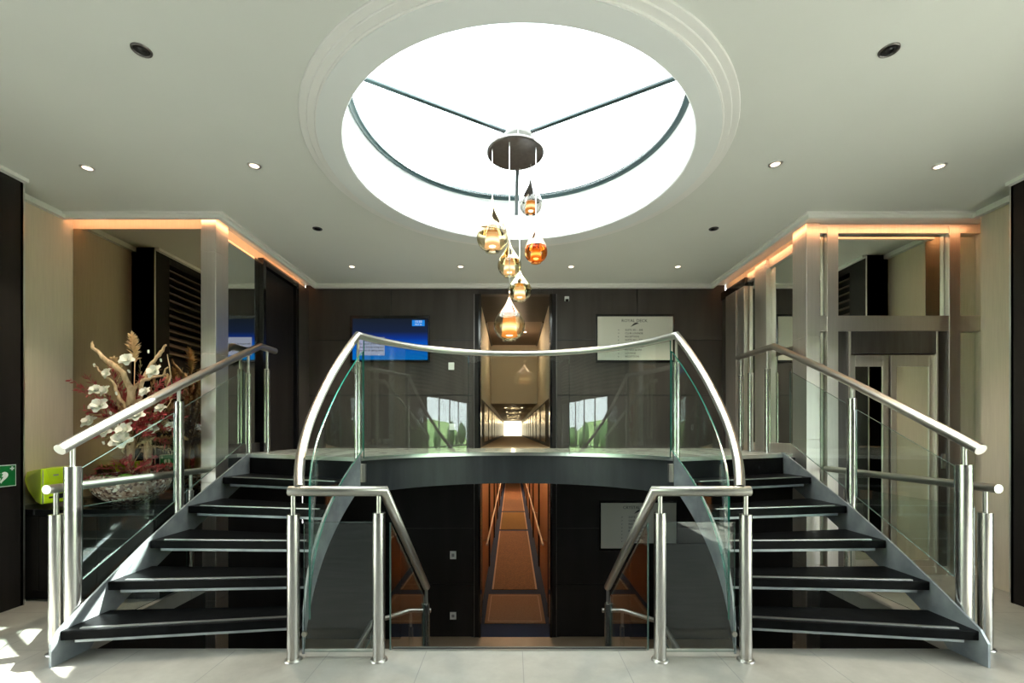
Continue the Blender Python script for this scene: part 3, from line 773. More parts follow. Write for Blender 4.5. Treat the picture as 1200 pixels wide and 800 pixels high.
# ------------------------------------------------------------------ lamps over the well
zc = 3.455
KX = -.02
cn = empty('lamp_canopy', (KX, CY, zc), 'round dark metal canopy plate under the skylight hub holding the pendants', 'lamp canopy')
MB().lathe([(.0001, zc), (.205, zc), (.215, zc+.008), (.215, zc+.022), (.205, zc+.028), (.0001, zc+.028)], (KX, CY, 0), 64, sharp=True).build('plate', 'steel_dark', cn)
MB().tube([(0, CY, zc+.028), (0, CY, 3.575)], .05, 24).build('stem', 'aluminium', cn)
for k in range(3):
    a = math.radians(30+120*k)
    MB().tube([(.12*math.cos(a), CY+.12*math.sin(a), zc+.028), (.10*math.cos(a), CY+.10*math.sin(a), 3.577)], .006, 8).build('hanger', 'steel_rail', cn)
def pendant(px, py_top, py_bot, wpx, Y, glassm, coat, glow, label, split=1):
    bot = at(px, py_bot, Y); tp = at(px, py_top, Y); H = tp.z-bot.z; R = wpx*Y/F/2
    root = empty('pendant_lamp', (bot.x, Y, bot.z), label, 'pendant lamp', 'teardrop glass pendants under the skylight')
    c = (bot.x, Y, bot.z)
    prof = []
    zb = R*.92          # height of the widest point
    for i in range(9):
        t = -PI/2+PI/2*i/8; prof.append((max(.0005, R*math.cos(t))if i else R*.45, zb+zb*math.sin(t)))
    n = 12
    for i in range(1, n+1):
        t = i/n; w = (0.5+0.5*math.cos(PI*t)); w = w**1.25*(1-.0*t)+.05*t
        prof.append((R*w, zb+(H-zb)*t))
    k0 = 9+split
    low = prof[:k0+1]; up = prof[k0:]
    MB().lathe(low, c, 36).build('glass_shade', glassm, root)
    MB().lathe(up+[(.0001, prof[-1][1]+.001)], c, 36).build('mirrored_neck', coat, root)
    # diffuser cup
    r1 = R*.46; z0 = R*.26; z1 = zb+R*(.62 if split > 1 else .22)
    sh = MB().lathe([(.0001, z0+.012), (r1*.95, z0+.010), (r1*1.12, z0), (r1*1.08, z0+.01), (r1, z0+.03), (r1*.88, z1), (.0001, z1)], c, 28).build('diffuser', glow, root)
    MB().lathe([(.0001, z0+.004), (r1*.45, z0+.006), (r1*.5, z0+.010), (.0001, z0+.0105)], c, 20).build('bulb', 'glow_core', sh)
    MB().tube([(bot.x, Y, bot.z+z1), (bot.x, Y, bot.z+z1+R*.35)], R*.3, 18).build('holder', coat, root)
    MB().tube([(bot.x, Y, bot.z+H-.004), (bot.x, Y, zc)], .0032, 8).build('cord', 'aluminium', root)
pendant(622, 205, 252, 27, 3.57, 'lamp_smoke', 'coat_silver', 'glow_warm', 'smoked silver-necked teardrop pendant, highest and right of centre')
pendant(577, 232, 295, 37, 3.38, 'lamp_clear', 'coat_gold', 'glow_cream', 'wide clear teardrop pendant with pale gold neck, leftmost of the cluster')
pendant(628, 258, 308, 27, 3.36, 'lamp_amber', 'coat_copper', 'glow_warm', 'amber glass teardrop pendant, rightmost of the cluster')
pendant(597, 279, 324, 28, 3.44, 'lamp_clear', 'coat_gold', 'glow_cream', 'small clear teardrop pendant hanging left of and above the pale one')
pendant(609, 312, 353, 28, 3.63, 'lamp_clear', 'coat_gold', 'glow_cream', 'small clear teardrop pendant just above the lowest lamp')
pendant(597, 341, 399, 37, 3.30, 'lamp_clear', 'coat_copper', 'glow_warm', 'large teardrop pendant with orange inner shade, lowest of the cluster', 3)

# ceiling fittings
def downlight(x, y, r, lens, label, cat='ceiling light', group=None, light=0.):
    root = empty('downlight', (x, y, ZC), label, cat, group)
    MB().lathe([(r*.68, ZC-.001), (r*.72, ZC-.006), (r, ZC-.005), (r*1.03, ZC-.0005)], (x, y, 0), 32).build('trim_ring', 'aluminium' if lens == 'downlight_lens' else 'black', root)
    MB().lathe([(.0001, ZC-.0035), (r*.68, ZC-.0035), (r*.72, ZC-.001)], (x, y, 0), 32).build('lens', lens, root)
    if light:
        l = bpy.data.lights.new('spot', 'SPOT'); l.energy = light; l.color = (1, .84, .64); l.spot_size = 1.5; l.spot_blend = .7; l.shadow_soft_size = .03
        o = bpy.data.objects.new('spot', l); COL.objects.link(o); o.parent = root; o.location = (0, 0, -.02)
    return root
for x, y, lb in ((-3.26, 3.47, 'round lit downlight at far left of the ceiling'), (-1.98, 3.44, 'round lit downlight left of the skylight'),
                 (1.92, 3.42, 'round lit downlight right of the skylight'), (3.17, 3.45, 'round lit downlight at far right of the ceiling'),
                 (-1.98, 5.54, 'lit downlight near the back wall above the blue screen, leftmost of the row'), (-.665, 5.54, 'lit downlight near the back wall just left of the corridor mouth'),
                 (.67, 5.54, 'lit downlight near the back wall just right of the corridor mouth'), (1.96, 5.54, 'lit downlight near the back wall above the directory, rightmost of the row')):
    downlight(x, y, .047, 'downlight_lens', lb, group='lit ceiling downlights', light=30)
for x, y, lb in ((-1.96, 4.51, 'small dark unlit spot in the ceiling left of the pendants'), (1.94, 4.51, 'small dark unlit spot in the ceiling right of the pendants')):
    downlight(x, y, .045, 'black_gloss', lb, group='dark ceiling spots')
def speaker(x, y, lb):
    root = empty('ceiling_speaker', (x, y, ZC), lb, 'ceiling speaker', 'dark round ceiling speakers'); r = .046
    MB().lathe([(r*.8, ZC-.001), (r*.85, ZC-.008), (r, ZC-.007), (r*1.04, ZC-.0005)], (x, y, 0), 36).build('bezel', 'steel_dark', root)
    MB().lathe([(.0001, ZC-.006), (r*.25, ZC-.006), (r*.3, ZC-.002), (r*.55, ZC-.002), (r*.6, ZC-.004), (r*.8, ZC-.002)], (x, y, 0), 36).build('grille', 'black', root)
speaker(-1.985, 2.40, 'round dark ceiling speaker at upper left'); speaker(1.93, 2.40, 'round dark ceiling speaker at upper right')
# small camera by the corridor head
cm = empty('security_camera', (.70, YB-.02, 3.17), 'small pale security camera on the wall beside the corridor head', 'camera')
MB().box(.67, .73, YB-.03, YB-.001, 3.15, 3.21).build('mount', 'white_plastic', cm, .004)
MB().lathe([(.0001, -.03), (.018, -.024), (.024, -.008), (.022, 0), (.0001, 0)], (.70, YB-.035, 3.165), 20).build('dome', 'black_gloss', cm)

# ------------------------------------------------------------------ wall screen, directories, switches
tv = empty('wall_screen', (-1.67, YB-.03, 2.32), 'black framed wall screen glowing blue with a pale text box', 'screen')
x0, x1, z0, z1 = -2.235, -1.16, 2.315, 2.945
mb = MB(); mb.box(x0, x1, YB-.045, YB-.002, z0, z1); mb.build('casing', 'screen_frame', tv, .004)
sc_ = MB().box(x0+.035, x1-.025, YB-.048, YB-.046, z0+.03, z1-.045).build('display', 'screen', tv)
MB().box(x1-.235, x1-.065, YB-.051, YB-.0485, z1-.145, z1-.065).build('badge', 'screen_badge', sc_)
MB().box(x0+.105, x0+.47, YB-.051, YB-.0485, z0+.09, z0+.335).build('note', 'screen_note', sc_)
text_mesh('note_text', [('the vessel of the day is', .036, (x0+.12, YB-.052, z0+.235), FRONT, 'LEFT'), ('please follow along our', .036, (x0+.12, YB-.052, z0+.19), FRONT, 'LEFT'),
                        ('weather & sailing times', .036, (x0+.12, YB-.052, z0+.145), FRONT, 'LEFT')][:3], 'ink', sc_)
text_mesh('badge_text', [('15:50', .045, (x1-.15, YB-.052, z1-.10), FRONT, 'CENTER'), ('MAY 24', .028, (x1-.15, YB-.052, z1-.135), FRONT, 'CENTER')], 'screen_white', sc_)

def directory(xa, xb, za, zb, Y, title, rows, label):
    root = empty('directory_sign', ((xa+xb)/2, Y, za), label, 'sign')
    mb = MB(); t = .02
    mb.box(xa-t, xb+t, Y-.010, Y-.001, za-t*1.6, zb+t*1.6); mb.build('frame', 'black_gloss', root, .002)
    MB().box(xa, xb, Y-.016, Y-.010, za, zb).build('board', 'white_card', root, .001)
    W = xb-xa; H = zb-za; cx = xa+W*.49
    L = [(title, .058, (cx, Y-.017, zb-H*.13), FRONT, 'CENTER')]
    for (k, (n, s)) in enumerate(rows):
        z = zb-H*(.33+.076*k)
        L.append((n, .036, (xa+W*.27, Y-.017, z), FRONT, 'LEFT')); L.append((s, .036, (xa+W*.365, Y-.017, z), FRONT, 'LEFT'))
    for l_ in L: text_mesh('lettering', [l_], 'ink', root)
    # swoosh emblem
    up, lo = [], []
    for i in range(13):
        t_ = i/12; x = cx-.05+.11*t_; zc_ = zb-H*.235+.045*math.sin(t_*PI*.62)+.0; th = .013*math.sin(PI*t_)+.001
        up.append(Vector((x, Y-.0175, zc_+th))); lo.append(Vector((x, Y-.0175, zc_-th)))
    MB().ribbon(up, lo, [(0, 1, 0)]*13, .002).build('emblem', 'ink', root)
rows = [('>', 'SUITE 301 - 308'), ('>', 'CLUB LOUNGE'), ('v', 'RECEPTION'), ('v', 'SUITE 201 - 240'), ('v', 'RESTAURANT'), ('v', 'CABIN 101 - 130'), ('v', 'FITNESS & SPA'), ('v', 'LOUNGE'), ('v', 'RECEPTION')]
a_ = at(700, 422, YB); b_ = at(788, 371, YB)
directory(a_.x, b_.x, a_.z, b_.z, YB, 'ROYAL DECK', rows, 'upper white directory board with black lettering right of the corridor')
a_ = at(704, 642, YB); b_ = at(792, 589, YB)
directory(a_.x, b_.x, a_.z, b_.z, YB, 'CRYSTAL DECK', rows[:8], 'lower white directory board on the lower deck wall, half behind the front railing')
def plate(px, py, w, h, mark, label):
    c = at(px, py, YB); root = empty('wall_switch', (c.x, YB-.01, c.z-h/2), label, 'switch', 'small white wall plates')
    MB().box(c.x-w/2, c.x+w/2, YB-.014, YB-.001, c.z-h/2, c.z+h/2).build('cover_plate', 'white_plastic', root, .003)
    MB().box(c.x-w*.22, c.x+w*.22, YB-.018, YB-.0145, c.z-h*.2, c.z+h*.2).build('socket_face', mark, root, .002)
plate(529, 429, .078, .10, 'white_plastic', 'white wall switch left of the upper corridor, higher of the upper pair')
plate(530, 500, .078, .085, 'white_plastic', 'white wall socket left of the upper corridor, near the deck floor')
plate(531, 650, .085, .11, 'grey_plastic', 'grey plate left of the lower corridor, higher of the lower pair')
plate(531, 721, .085, .10, 'grey_plastic', 'grey plate left of the lower corridor, just above the tan floor')

# ------------------------------------------------------------------ upper corridor
mb = MB()
for s_ in (-1, 1): mb.box(s_*.50, s_*.56, YB+.11, 26, 1.87, 3.25, 0)
struct('wall_corridor_upper', mb, 'cream', 'cream upper walls of the upper corridor', 'wall')
mb = MB(); mb.box(-.56, .56, YB, 26, ZP-.04, ZP); struct('floor_corridor_upper', mb, 'carpet_up', 'tan carpet floor of the upper corridor', 'floor')
mb = MB(); mb.box(-.56, .56, YB+.11, 7.8, 3.245, 3.30); struct('ceiling_corridor_1', mb, 'wood_black', 'glossy black ceiling just inside the upper corridor', 'ceiling')
pbr('ceiling_brown', (.11, .08, .06), .5)
mb = MB(); mb.box(-.56, .56, 7.8, 10.0, 3.245, 3.30, 0); mb.box(-.50, -.47, 7.8, 10.0, 3.225, 3.245, 1); mb.box(.47, .50, 7.8, 10.0, 3.225, 3.245, 1)
struct('ceiling_corridor_2', mb, ['ceiling_brown', 'black'], 'brown ceiling with dark edge strips further in', 'ceiling')
mb = MB(); mb.box(-.56, .56, 9.9, 26, 1.98, 3.25, 0)
struct('ceiling_corridor_3', mb, 'cream', 'cream bulkhead and low ceiling at the end of the upper corridor', 'ceiling')
mb = MB()
Y0 = YB+.13; k = 0
for s_ in (-1, 1):
    mb.box(s_*.50, s_*.56, YB+.11, 26, ZP, 1.87, 0)
    y = 7.35
    while y < 24: mb.box(s_*.488, s_*.50, y, y+1.15, ZP+.06, 1.83, 1); y += 1.5
struct('wall_corridor_panels', mb, ['wood_dark', 'gold_panel'], 'dark lower corridor walls with gleaming gold panels', 'wall')
struct('wall_corridor_end', MB().box(-.56, .56, 25.9, 26.0, ZP, 3.25), 'corridor_end_glow', 'glowing end wall of the upper corridor, standing in for its bright light', 'wall')  # wall glows itself; the bright end light is put into its colour
for y in (7.0, 8.6, 11.5, 14, 17, 20):
    z = 3.243 if y < 9.9 else 1.978
    for s_ in ((-.2, .2) if y > 8 else (0,)):
        r = .03
        tag(MB().lathe([(.0001, z-.004), (r*.7, z-.004), (r, z)], (s_, y, 0), 14).build('corridor_spot', 'corridor_lens', None), 'tiny warm ceiling spot inside the upper corridor', 'ceiling light', 'ceiling spots of the upper corridor')
def plight(x, y, z, e, col, r=.05):
    l = bpy.data.lights.new('lamp', 'POINT'); l.energy = e; l.color = col; l.shadow_soft_size = r
    o = bpy.data.objects.new('lamp', l); COL.objects.link(o); o.location = (x, y, z)
for y, e in ((8.4, 5), (12, .7), (15, 1.0), (19, 1.6), (23, 3)): plight(0, y, 1.85 if y > 9.9 else 3.0, e, (1, .72, .42))
# ------------------------------------------------------------------ lower corridor
mb = MB()
for s_ in (-1, 1):
    mb.box(s_*.53, s_*.60, YB+.11, 26, ZL, .90, 0)
    y = 6.9
    while y < 25: mb.box(s_*.50, s_*.53, y, y+.16, ZL, .90, 1); y += 2.6
struct('wall_corridor_lower', mb, ['wood_warm', 'wood_dark'], 'warm lit wooden walls of the lower corridor', 'wall')
struct('floor_corridor_lower', MB().box(-.60, .60, YB, 26, ZL-.04, ZL+.002), 'carpet_blue', 'dark blue carpet floor of the lower corridor', 'floor')
struct('ceiling_corridor_lower', MB().box(-.60, .60, YB+.11, 26, .80, .9), 'ceiling_paint', 'ceiling of the lower corridor', 'ceiling')
struct('wall_corridor_lower_end', MB().box(-.60, .60, 25.9, 26, ZL, .9), 'cream', 'far end wall of the lower corridor', 'wall')
mt = empty('door_mat', (0, 7.2, ZL), 'tan bordered carpet mat at the mouth of the lower corridor', 'mat')
MB().box(-.445, .445, 6.66, 7.86, ZL+.002, ZL+.012).build('pile', 'carpet_mat', mt, .003)
mb = MB()
for s_ in (-1, 1): mb.box(s_*.385, s_*.40, 6.73, 7.79, ZL+.012, ZL+.0135)
mb.box(-.385, .385, 6.73, 6.75, ZL+.012, ZL+.0135); mb.box(-.385, .385, 7.77, 7.79, ZL+.012, ZL+.0135); mb.build('border', 'carpet_edge', mt)
for (a, b, m_, lb) in ((8.10, 12.9, 'carpet_gold', 'brown and gold runner carpet, nearest length in the lower corridor'), (13.1, 15.9, 'carpet_band', 'plain gold carpet length in the middle of the lower corridor'), (16.1, 25.5, 'carpet_gold', 'farthest brown runner carpet length in the lower corridor')):
    rn = tag(MB().box(-.40, .40, a, b, ZL+.002, ZL+.010).build('carpet_runner', m_, None), lb, 'carpet')
    mb = MB(); mb.box(-.40, -.37, a, b, ZL+.010, ZL+.0112); mb.box(.37, .40, a, b, ZL+.010, ZL+.0112); mb.build('border', 'carpet_edge', rn)
for s_, lb in ((-1, 'pale handrail along the left wall of the lower corridor'), (1, 'pale handrail along the right wall of the lower corridor')):
    hr = tag(MB().tube([(s_*.44, 7.2, -.40), (s_*.44, 24, -.40)], .016, 12).build('corridor_handrail', 'cream', None), lb, 'handrail', 'handrails of the lower corridor')
    mb = MB()
    for k in range(7): mb.tube([(s_*.44, 7.6+2.6*k, -.40), (s_*.53, 7.6+2.6*k, -.44)], .008, 8)
    mb.build('bracket', 'steel_rail', hr)
for y, e in ((7.8, 2.5), (9.8, 6), (12.5, 11), (16, 22), (20, 40)): plight(.0 if y > 8 else .1, y, .70, e, (1, .66, .38))

# ------------------------------------------------------------------ counter, bowl, defibrillator
ct = empty('counter_cabinet', (-3.55, 3.98, 0), 'low dark wooden cabinet with black worktop under the bronze mirror', 'cabinet')
MB().box(XL+.01, -2.93, 3.72, 4.285, .08, .70).build('body', 'wood_dark', ct, .003)
MB().box(XL+.01, -2.94, 3.76, 4.28, .0, .08).build('plinth', 'black', ct)
MB().box(XL+.005, -2.91, 3.67, 4.29, .70, .75).build('worktop', 'black_gloss', ct, .004)
for (a, b) in ((XL+.02, -3.87), (-3.865, -3.40), (-3.395, -2.94)): MB().box(a, b, 3.70, 3.719, .09, .69).build('door', 'wood_dark', ct, .002)

# defibrillator case
ad = empty('defibrillator_case', (-3.87, 3.86, .75), 'lime green defibrillator case on the dark counter', 'defibrillator')
A = at(49, 549, 3.74); Bp = at(80, 547, 3.90); C = at(80, 586, 3.90); D = at(49, 591, 3.74); E_ = at(31, 553, 3.92); G = at(29, 566, 3.93); Hh = at(42, 587, 3.86)
def zmin(v, z=.752): return Vector((v.x, v.y, max(z, v.z)))
A2 = A; D2 = zmin(D); C2 = zmin(C)
back = Vector((-.13, .20, 0))
fr = [D2+Vector((.012, 0, 0)), C2, Vector((Bp.x+.01, Bp.y, (Bp.z+C2.z)/2+.03)), Vector((Bp.x-.03, Bp.y, Bp.z)), A2]
mb = MB(); mb.slab(fr, [v+back for v in fr]); mb.build('front_shell', 'lime', ad, .010)
sd_ = [A2, D2, zmin(at(43, 588, 3.78)), at(34, 575, 3.84), at(29, 561, 3.88), E_]
mb = MB(); sh = Vector((.06, .16, 0)); mb.slab([v-Vector((.006, .002, 0)) for v in sd_], [v+sh for v in sd_]); mb.build('side_shell', 'lime_dark', ad, .006)
n_ = (C2-D2).cross(A2-D2).normalized(); n_ = n_ if n_.y < 0 else -n_
def onf(u, v, off=.003):
    return D2+(C2-D2)*u+Vector((0, 0, 1))*((A2.z-D2.z)*v)+n_*off
def patch(u0, u1, v0, v1, off, th=.004):
    q = [onf(u0, v0, off), onf(u1, v0, off), onf(u1, v1, off), onf(u0, v1, off)]
    return MB().slab(q, [p+n_*th for p in q])
patch(.25, .55, .14, .19, .002).build('port', 'black', ad); patch(.60, .95, .10, .24, .002).build('handle', 'black', ad, .003)
patch(.35, .95, .42, .52, .002).build('latch', 'black', ad, .003); patch(.42, .62, .76, .80, .001, .002).build('logo', 'grey_plastic', ad)
patch(.02, .05, .02, .96, .001, .002).build('seam', 'grey_plastic', ad)
q0 = Vector((G.x-.012, G.y-.008, G.z-.075)); MB().tube([q0, q0+Vector((.06, -.08, 0)), q0+Vector((.10, -.14, 0))], .018, 10).build('strap', 'black', ad)

# AED sign on the left pier, facing into the room
sg = empty('defibrillator_sign', (-3.915, 3.46, .955), 'green first aid sign with white heart and cross on the dark left pier', 'sign')
X_ = -3.915
MB().box(X_+.0005, X_+.004, 3.355, 3.572, .952, 1.118).build('border', 'sign_white', sg)
MB().box(X_+.0042, X_+.006, 3.361, 3.566, .958, 1.112).build('panel', 'sign_green', sg)
def heart(cy, cz, s):
    pts = []
    for i in range(40):
        t = 2*PI*i/40; pts.append((cy+s*16*math.sin(t)**3/17, cz+s*(13*math.cos(t)-5*math.cos(2*t)-2*math.cos(3*t)-math.cos(4*t))/17))
    return pts
hp = heart(3.465, 1.03, .052)
MB().slab([Vector((X_+.0062, a, b)) for a, b in hp], [Vector((X_+.0072, a, b)) for a, b in hp]).build('heart', 'sign_white', sg)
bz = [(3.455, 1.055), (3.478, 1.052), (3.468, 1.030), (3.480, 1.028), (3.458, .995), (3.462, 1.02), (3.450, 1.022)]
MB().slab([Vector((X_+.0074, a, b)) for a, b in bz], [Vector((X_+.008, a, b)) for a, b in bz]).build('bolt', 'sign_green', sg)
mb = MB(); mb.box(X_+.0062, X_+.0072, 3.527, 3.557, 1.084, 1.094); mb.box(X_+.0062, X_+.0072, 3.537, 3.547, 1.074, 1.104); mb.build('cross', 'sign_white', sg)

# flower arrangement
BX, BY, BZ = -3.34, 3.97, .75
fa = empty('flower_arrangement', (BX, BY, BZ), 'tall dried arrangement with driftwood, white magnolias and red leaves in a speckled bowl', 'flower arrangement')
pr = [(.0001, 0), (.10, 0), (.13, .006), (.20, .05), (.26, .115), (.287, .18), (.285, .23), (.268, .262), (.262, .262), (.276, .225), (.276, .18), (.24, .11), (.12, .03), (.0001, .02)]
MB().lathe(pr, (BX, BY, BZ), 56).build('bowl', 'mosaic_glass', fa)
MB().lathe([(.0001, .20), (.15, .215), (.268, .20), (.268, .18), (.0001, .18)], (BX, BY, BZ), 30).build('soil', 'leaf_rust', fa)
for k in range(46):
    a = random.uniform(0, 2*PI); rr = .25*math.sqrt(random.random()); c = Vector((BX+rr*math.cos(a), BY+rr*math.sin(a), BZ+.222)); s = random.uniform(.014, .03)
    MB().lathe([(max(.0001, s*math.sin(PI*i/6)), -s*.6*math.cos(PI*i/6)) for i in range(7)], c, 9).build('pebble', 'pebble', fa)
for (x, y, s) in ((-.12, -.17, .055), (.10, -.18, .065), (-.02, -.20, .04), (.17, -.1, .045)):
    c = (BX+x, BY+y, BZ+.24); MB().lathe([(max(.0001, s*math.sin(PI*i/8)), -s*.55*math.cos(PI*i/8)) for i in range(9)], c, 14).build('moss', 'moss', fa)
def branch(pts, radii):
    P_ = []
    for i, p in enumerate(pts):
        P_.append(at(p[0], p[1], p[2]))
    # densify with wobble
    Q, R_ = [], []
    for i in range(len(P_)-1):
        for j in range(4):
            t = j/4; v = P_[i].lerp(P_[i+1], t)+Vector((random.uniform(-.009, .009), random.uniform(-.009, .009), random.uniform(-.006, .006))) if (i or j) else P_[0]
            Q.append(v); R_.append((radii[i]*(1-t)+radii[i+1]*t)*random.uniform(.82, 1.15))
    Q.append(P_[-1]); R_.append(radii[-1])
    MB().tube(Q, R_, 10).build('driftwood_branch', 'driftwood', fa)
branch([(152, 556, 3.96), (153, 520, 3.95), (150, 484, 3.93), (155, 455, 3.90), (139, 432, 3.88), (121, 419, 3.86), (110, 407, 3.85), (109, 400, 3.85)], [.028, .032, .030, .028, .024, .018, .014, .006])
branch([(172, 556, 3.98), (174, 525, 3.98), (168, 495, 3.97), (155, 462, 3.93), (163, 448, 3.95), (176, 442, 3.97), (190, 440, 4.0), (197, 430, 4.0)], [.030, .028, .022, .022, .018, .014, .010, .005])
branch([(162, 470, 3.95), (168, 445, 3.96), (178, 425, 3.98), (188, 412, 4.0), (195, 404, 4.0)], [.020, .017, .014, .016, .008])
branch([(150, 490, 3.93), (141, 466, 3.88), (131, 448, 3.86), (118, 436, 3.85), (111, 428, 3.85)], [.018, .014, .012, .009, .004])
branch([(166, 530, 3.98), (177, 512, 4.0), (186, 500, 4.02)], [.014, .010, .005])
branch([(148, 545, 3.95), (146, 528, 3.95), (140, 515, 3.93)], [.016, .012, .006])
branch([(172, 500, 4.0), (190, 470, 4.05), (200, 440, 4.08), (196, 415, 4.08)], [.008, .007, .006, .003])
def plume(p0, p1, w):
    a = at(*p0); b = at(*p1); mb = MB(); mb.tube([at(155, 545, 3.97), a.lerp(b, 0.0), b], [.004, .004, .002], 6)
    for k in range(230):
        t = random.random(); c = a.lerp(b, t); L = w*(1.15-abs(t-.45))*random.uniform(.5, 1)
        an = random.uniform(0, 2*PI); d = Vector((math.cos(an), math.sin(an), random.uniform(.7, 1.6))).normalized()
        if t > .8: d = (d+Vector((random.choice((-1, 1))*.5, 0, .2))).normalized()
        side = d.cross(Vector((0, 0, 1))).normalized()*.0045
        e = c+d*L; e.z -= L*.12
        mb.add([c-side, c+side, c.lerp(e, .6)+side*.8+Vector((0, 0, .006)), e, c.lerp(e, .6)-side*.8], [(0, 1, 2, 3, 4)])
    mb.build('pampas_plume', 'pampas', fa)
plume((158, 425, 3.95), (155, 392, 3.95), .085); plume((137, 445, 3.95), (133, 420, 3.95), .075); plume((200, 470, 4.1), (196, 440, 4.1), .06)
def flower(px, py, Y, s, tilt=None, bud=False):
    c = at(px, py, Y); mb = MB(); ax = Vector((random.uniform(-.5, .5), -1, random.uniform(.2, 1.0))).normalized() if tilt is None else Vector(tilt).normalized()
    rot = Vector((0, 0, 1)).rotation_difference(ax)
    layers = ((3, .25, .9),) if bud else ((4, .55, 1.0), (5, 1.05, 1.05))
    for (n, op, ln) in layers:
        ph = random.uniform(0, 2)
        for k in range(n):
            a = ph+2*PI*k/n; u = Vector((math.cos(a), math.sin(a), 0)); w = Vector((-u.y, u.x, 0))
            rows_ = []
            for i in range(5):
                t = i/4; th = op*(.55+.6*t); r = s*ln*t
                ctr = u*(r*math.sin(th)) + Vector((0, 0, 1))*(r*math.cos(th))
                hw = s*.46*math.sin(PI*min(.95, t*.74+.19))**.65*(.55 if bud else 1)
                rows_.append((ctr-w*hw+Vector((0, 0, hw*.28)), ctr-Vector((0, 0, 0)), ctr+w*hw+Vector((0, 0, hw*.28))))
            vs = [c+rot @ v for r_ in rows_ for v in r_]; fs = []
            for i in range(4):
                for j in range(2): fs.append((3*i+j, 3*i+j+1, 3*i+j+4, 3*i+j+3))
            mb.add(vs, fs, 0, True)
    o = mb.build('magnolia_bud' if bud else 'magnolia_flower', 'petal', fa)
    if not bud: MB().lathe([(.0001, 0), (s*.10, s*.05), (s*.08, s*.2), (.0001, s*.26)], c, 8).build('flower_heart', 'petal_heart', o)
for (x, y, Y, s) in ((150, 423, 3.86, .062), (183, 437, 3.88, .070), (172, 461, 3.84, .055), (114, 459, 3.80, .06), (126, 459, 3.80, .055), (118, 477, 3.76, .075), (107, 496, 3.78, .068),
                     (150, 507, 3.70, .085), (143, 519, 3.68, .085), (162, 489, 3.74, .065), (124, 507, 3.76, .06), (189, 480, 3.9, .05), (128, 438, 3.84, .05), (180, 503, 3.9, .05), (200, 500, 4.05, .05), (138, 500, 3.85, .05)):
    flower(x, y, Y, s)
for (x, y, Y) in ((174, 414, 3.9), (137, 463, 3.82), (152, 437, 3.86), (130, 486, 3.8), (122, 521, 3.78), (111, 430, 3.86), (189, 424, 3.95)):
    flower(x, y, Y, .035, (random.uniform(-.3, .3), -.2, 1), True)
def spray(p0, p1, n, L, mat, droop=.0):
    a = at(*p0); b = at(*p1); mb = MB(); mid = a.lerp(b, .5)+Vector((0, 0, .03)); mb.tube([a, mid, b], [.003, .0025, .001], 6)
    D_ = (b-a).normalized()
    for k in range(n):
        t = .15+.85*k/n; c = a.lerp(mid, t*2) if t < .5 else mid.lerp(b, t*2-1)
        an = random.uniform(0, 2*PI); r = Vector((math.cos(an), math.sin(an)*.8, math.sin(an*1.7))); d = (D_*.9+r*.8).normalized(); l = L*random.uniform(.6, 1.15)
        s = d.cross(Vector((random.random(), random.random(), 1))).normalized()*l*.14; e = c+d*l; m2 = c.lerp(e, .5)
        mb.add([c, m2+s, e, m2-s], [(0, 1, 2, 3)])
    mb.build('leaf_spray', mat, fa)
C0 = (155, 500, 3.93)
for (x, y, Y) in ((82, 444, 3.85), (90, 455, 3.85), (100, 440, 3.9), (112, 470, 3.75), (98, 480, 3.8), (110, 513, 3.78), (128, 430, 3.9), (140, 450, 3.9), (190, 446, 3.9), (208, 446, 3.95), (212, 460, 4.0), (180, 470, 3.8), (197, 485, 3.85),
                  (205, 505, 3.9), (195, 520, 3.9), (175, 510, 3.8), (165, 440, 3.95), (215, 490, 4.0), (135, 495, 3.75), (120, 490, 3.8)):
    spray(C0, (x, y, Y), 60, .06, 'leaf_red')
for (x, y, Y) in ((100, 560, 3.72), (116, 548, 3.74), (135, 540, 3.72), (170, 545, 3.7), (193, 548, 3.74), (150, 535, 3.7), (205, 545, 3.85), (182, 536, 3.75)):
    spray((155, 556, 3.9), (x, y, Y), 50, .055, 'leaf_red')
for (x, y, Y) in ((105, 505, 3.85), (125, 470, 3.95), (145, 470, 4.0), (190, 460, 4.1), (205, 475, 4.1), (210, 500, 4.1), (175, 480, 3.95), (200, 520, 4.05), (160, 460, 4.1), (130, 520, 3.8), (218, 515, 4.05), (185, 430, 4.1), (140, 480, 3.85)):
    spray((158, 520, 3.97), (x, y, Y), 120, .055, 'leaf_rust')

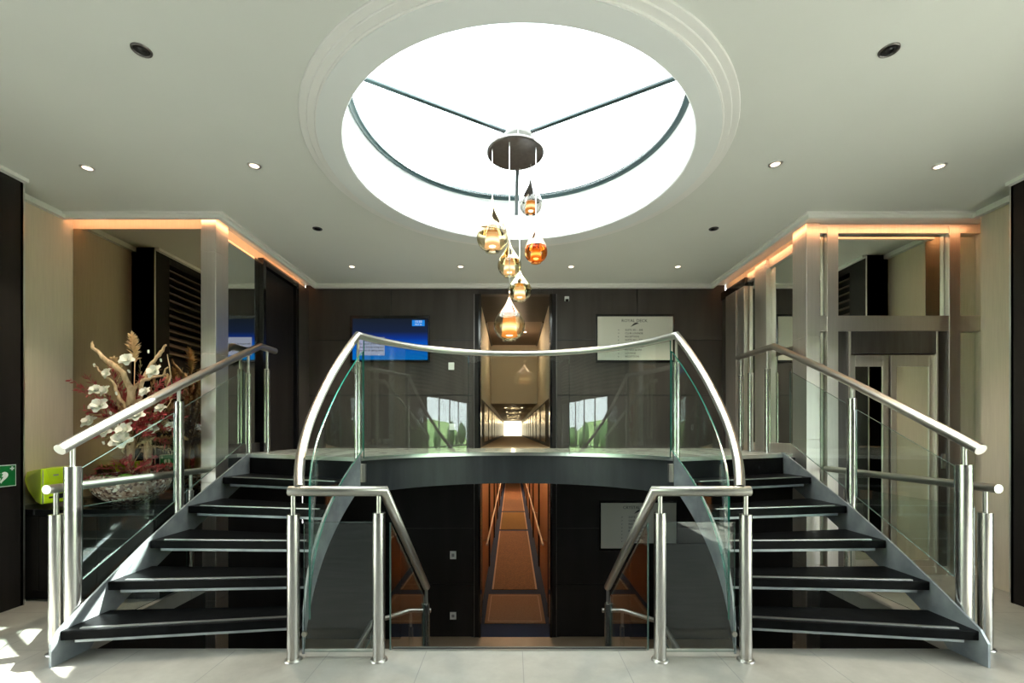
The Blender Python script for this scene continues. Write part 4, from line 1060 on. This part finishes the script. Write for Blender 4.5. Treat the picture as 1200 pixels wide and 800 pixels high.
for (x, y, Y) in ((120, 460, 4.0), (140, 430, 4.05), (165, 425, 4.05), (185, 450, 4.0), (205, 455, 4.05), (212, 480, 4.0), (120, 510, 3.9), (135, 475, 4.0), (178, 515, 3.85), (208, 530, 3.95), (150, 450, 4.05), (195, 495, 3.95)):
    spray((158, 525, 3.97), (x, y, Y), 90, .045, 'leaf_olive')
# ------------------------------------------------------------------ light
W = bpy.data.worlds.new('World'); S.world = W; W.use_nodes = True
bg = W.node_tree.nodes['Background']; bg.inputs[0].default_value = (.94, .98, 1.0, 1); bg.inputs[1].default_value = 3.6
sun = bpy.data.lights.new('sun', 'SUN'); sun.energy = 16; sun.angle = .009; sun.color = (1, .97, .9)
so = bpy.data.objects.new('sun', sun); COL.objects.link(so)
dirv = Vector((-3.42, -1.36, -3.57)).normalized(); so.rotation_euler = dirv.to_track_quat('-Z', 'Y').to_euler(); so.location = (4, 5, 8)
def portal(loc, rot, sx, sy, shape='RECTANGLE'):
    l = bpy.data.lights.new('portal', 'AREA'); l.shape = shape; l.size = sx
    if shape == 'RECTANGLE': l.size_y = sy
    l.cycles.is_portal = True
    o = bpy.data.objects.new('portal', l); COL.objects.link(o); o.location = loc; o.rotation_euler = rot
portal((0, CY, 3.80), (0, 0, 0), 2.5, 2.5, 'DISK')
portal((-4.2, .1, 1.1), (0, -PI/2, 0), 2.2, 4.6); portal((4.2, .1, 1.1), (0, PI/2, 0), 2.2, 4.6)

# ------------------------------------------------------------------ camera
cam = bpy.data.cameras.new('camera'); cam.sensor_width = 36; cam.lens = F/1200*36; cam.shift_y = 106/1200; cam.clip_start = .05; cam.clip_end = 300
co = bpy.data.objects.new('camera', cam); COL.objects.link(co); co.location = (CX, 0, EYE); co.rotation_euler = (PI/2, 0, 0)
S.camera = co
S.view_settings.view_transform = 'Standard'; S.view_settings.look = 'None'; S.view_settings.gamma = 1; S.view_settings.exposure = 1.65
S.view_settings.use_curve_mapping = False
S.cycles.max_bounces = 14; S.cycles.diffuse_bounces = 6; S.cycles.glossy_bounces = 8; S.cycles.transparent_max_bounces = 32; S.cycles.transmission_bounces = 8
S.cycles.use_denoising = True; S.cycles.sample_clamp_indirect = 8; S.cycles.caustics_reflective = False; S.cycles.caustics_refractive = False
for o in bpy.data.objects:
    if '_w' in o: del o['_w']
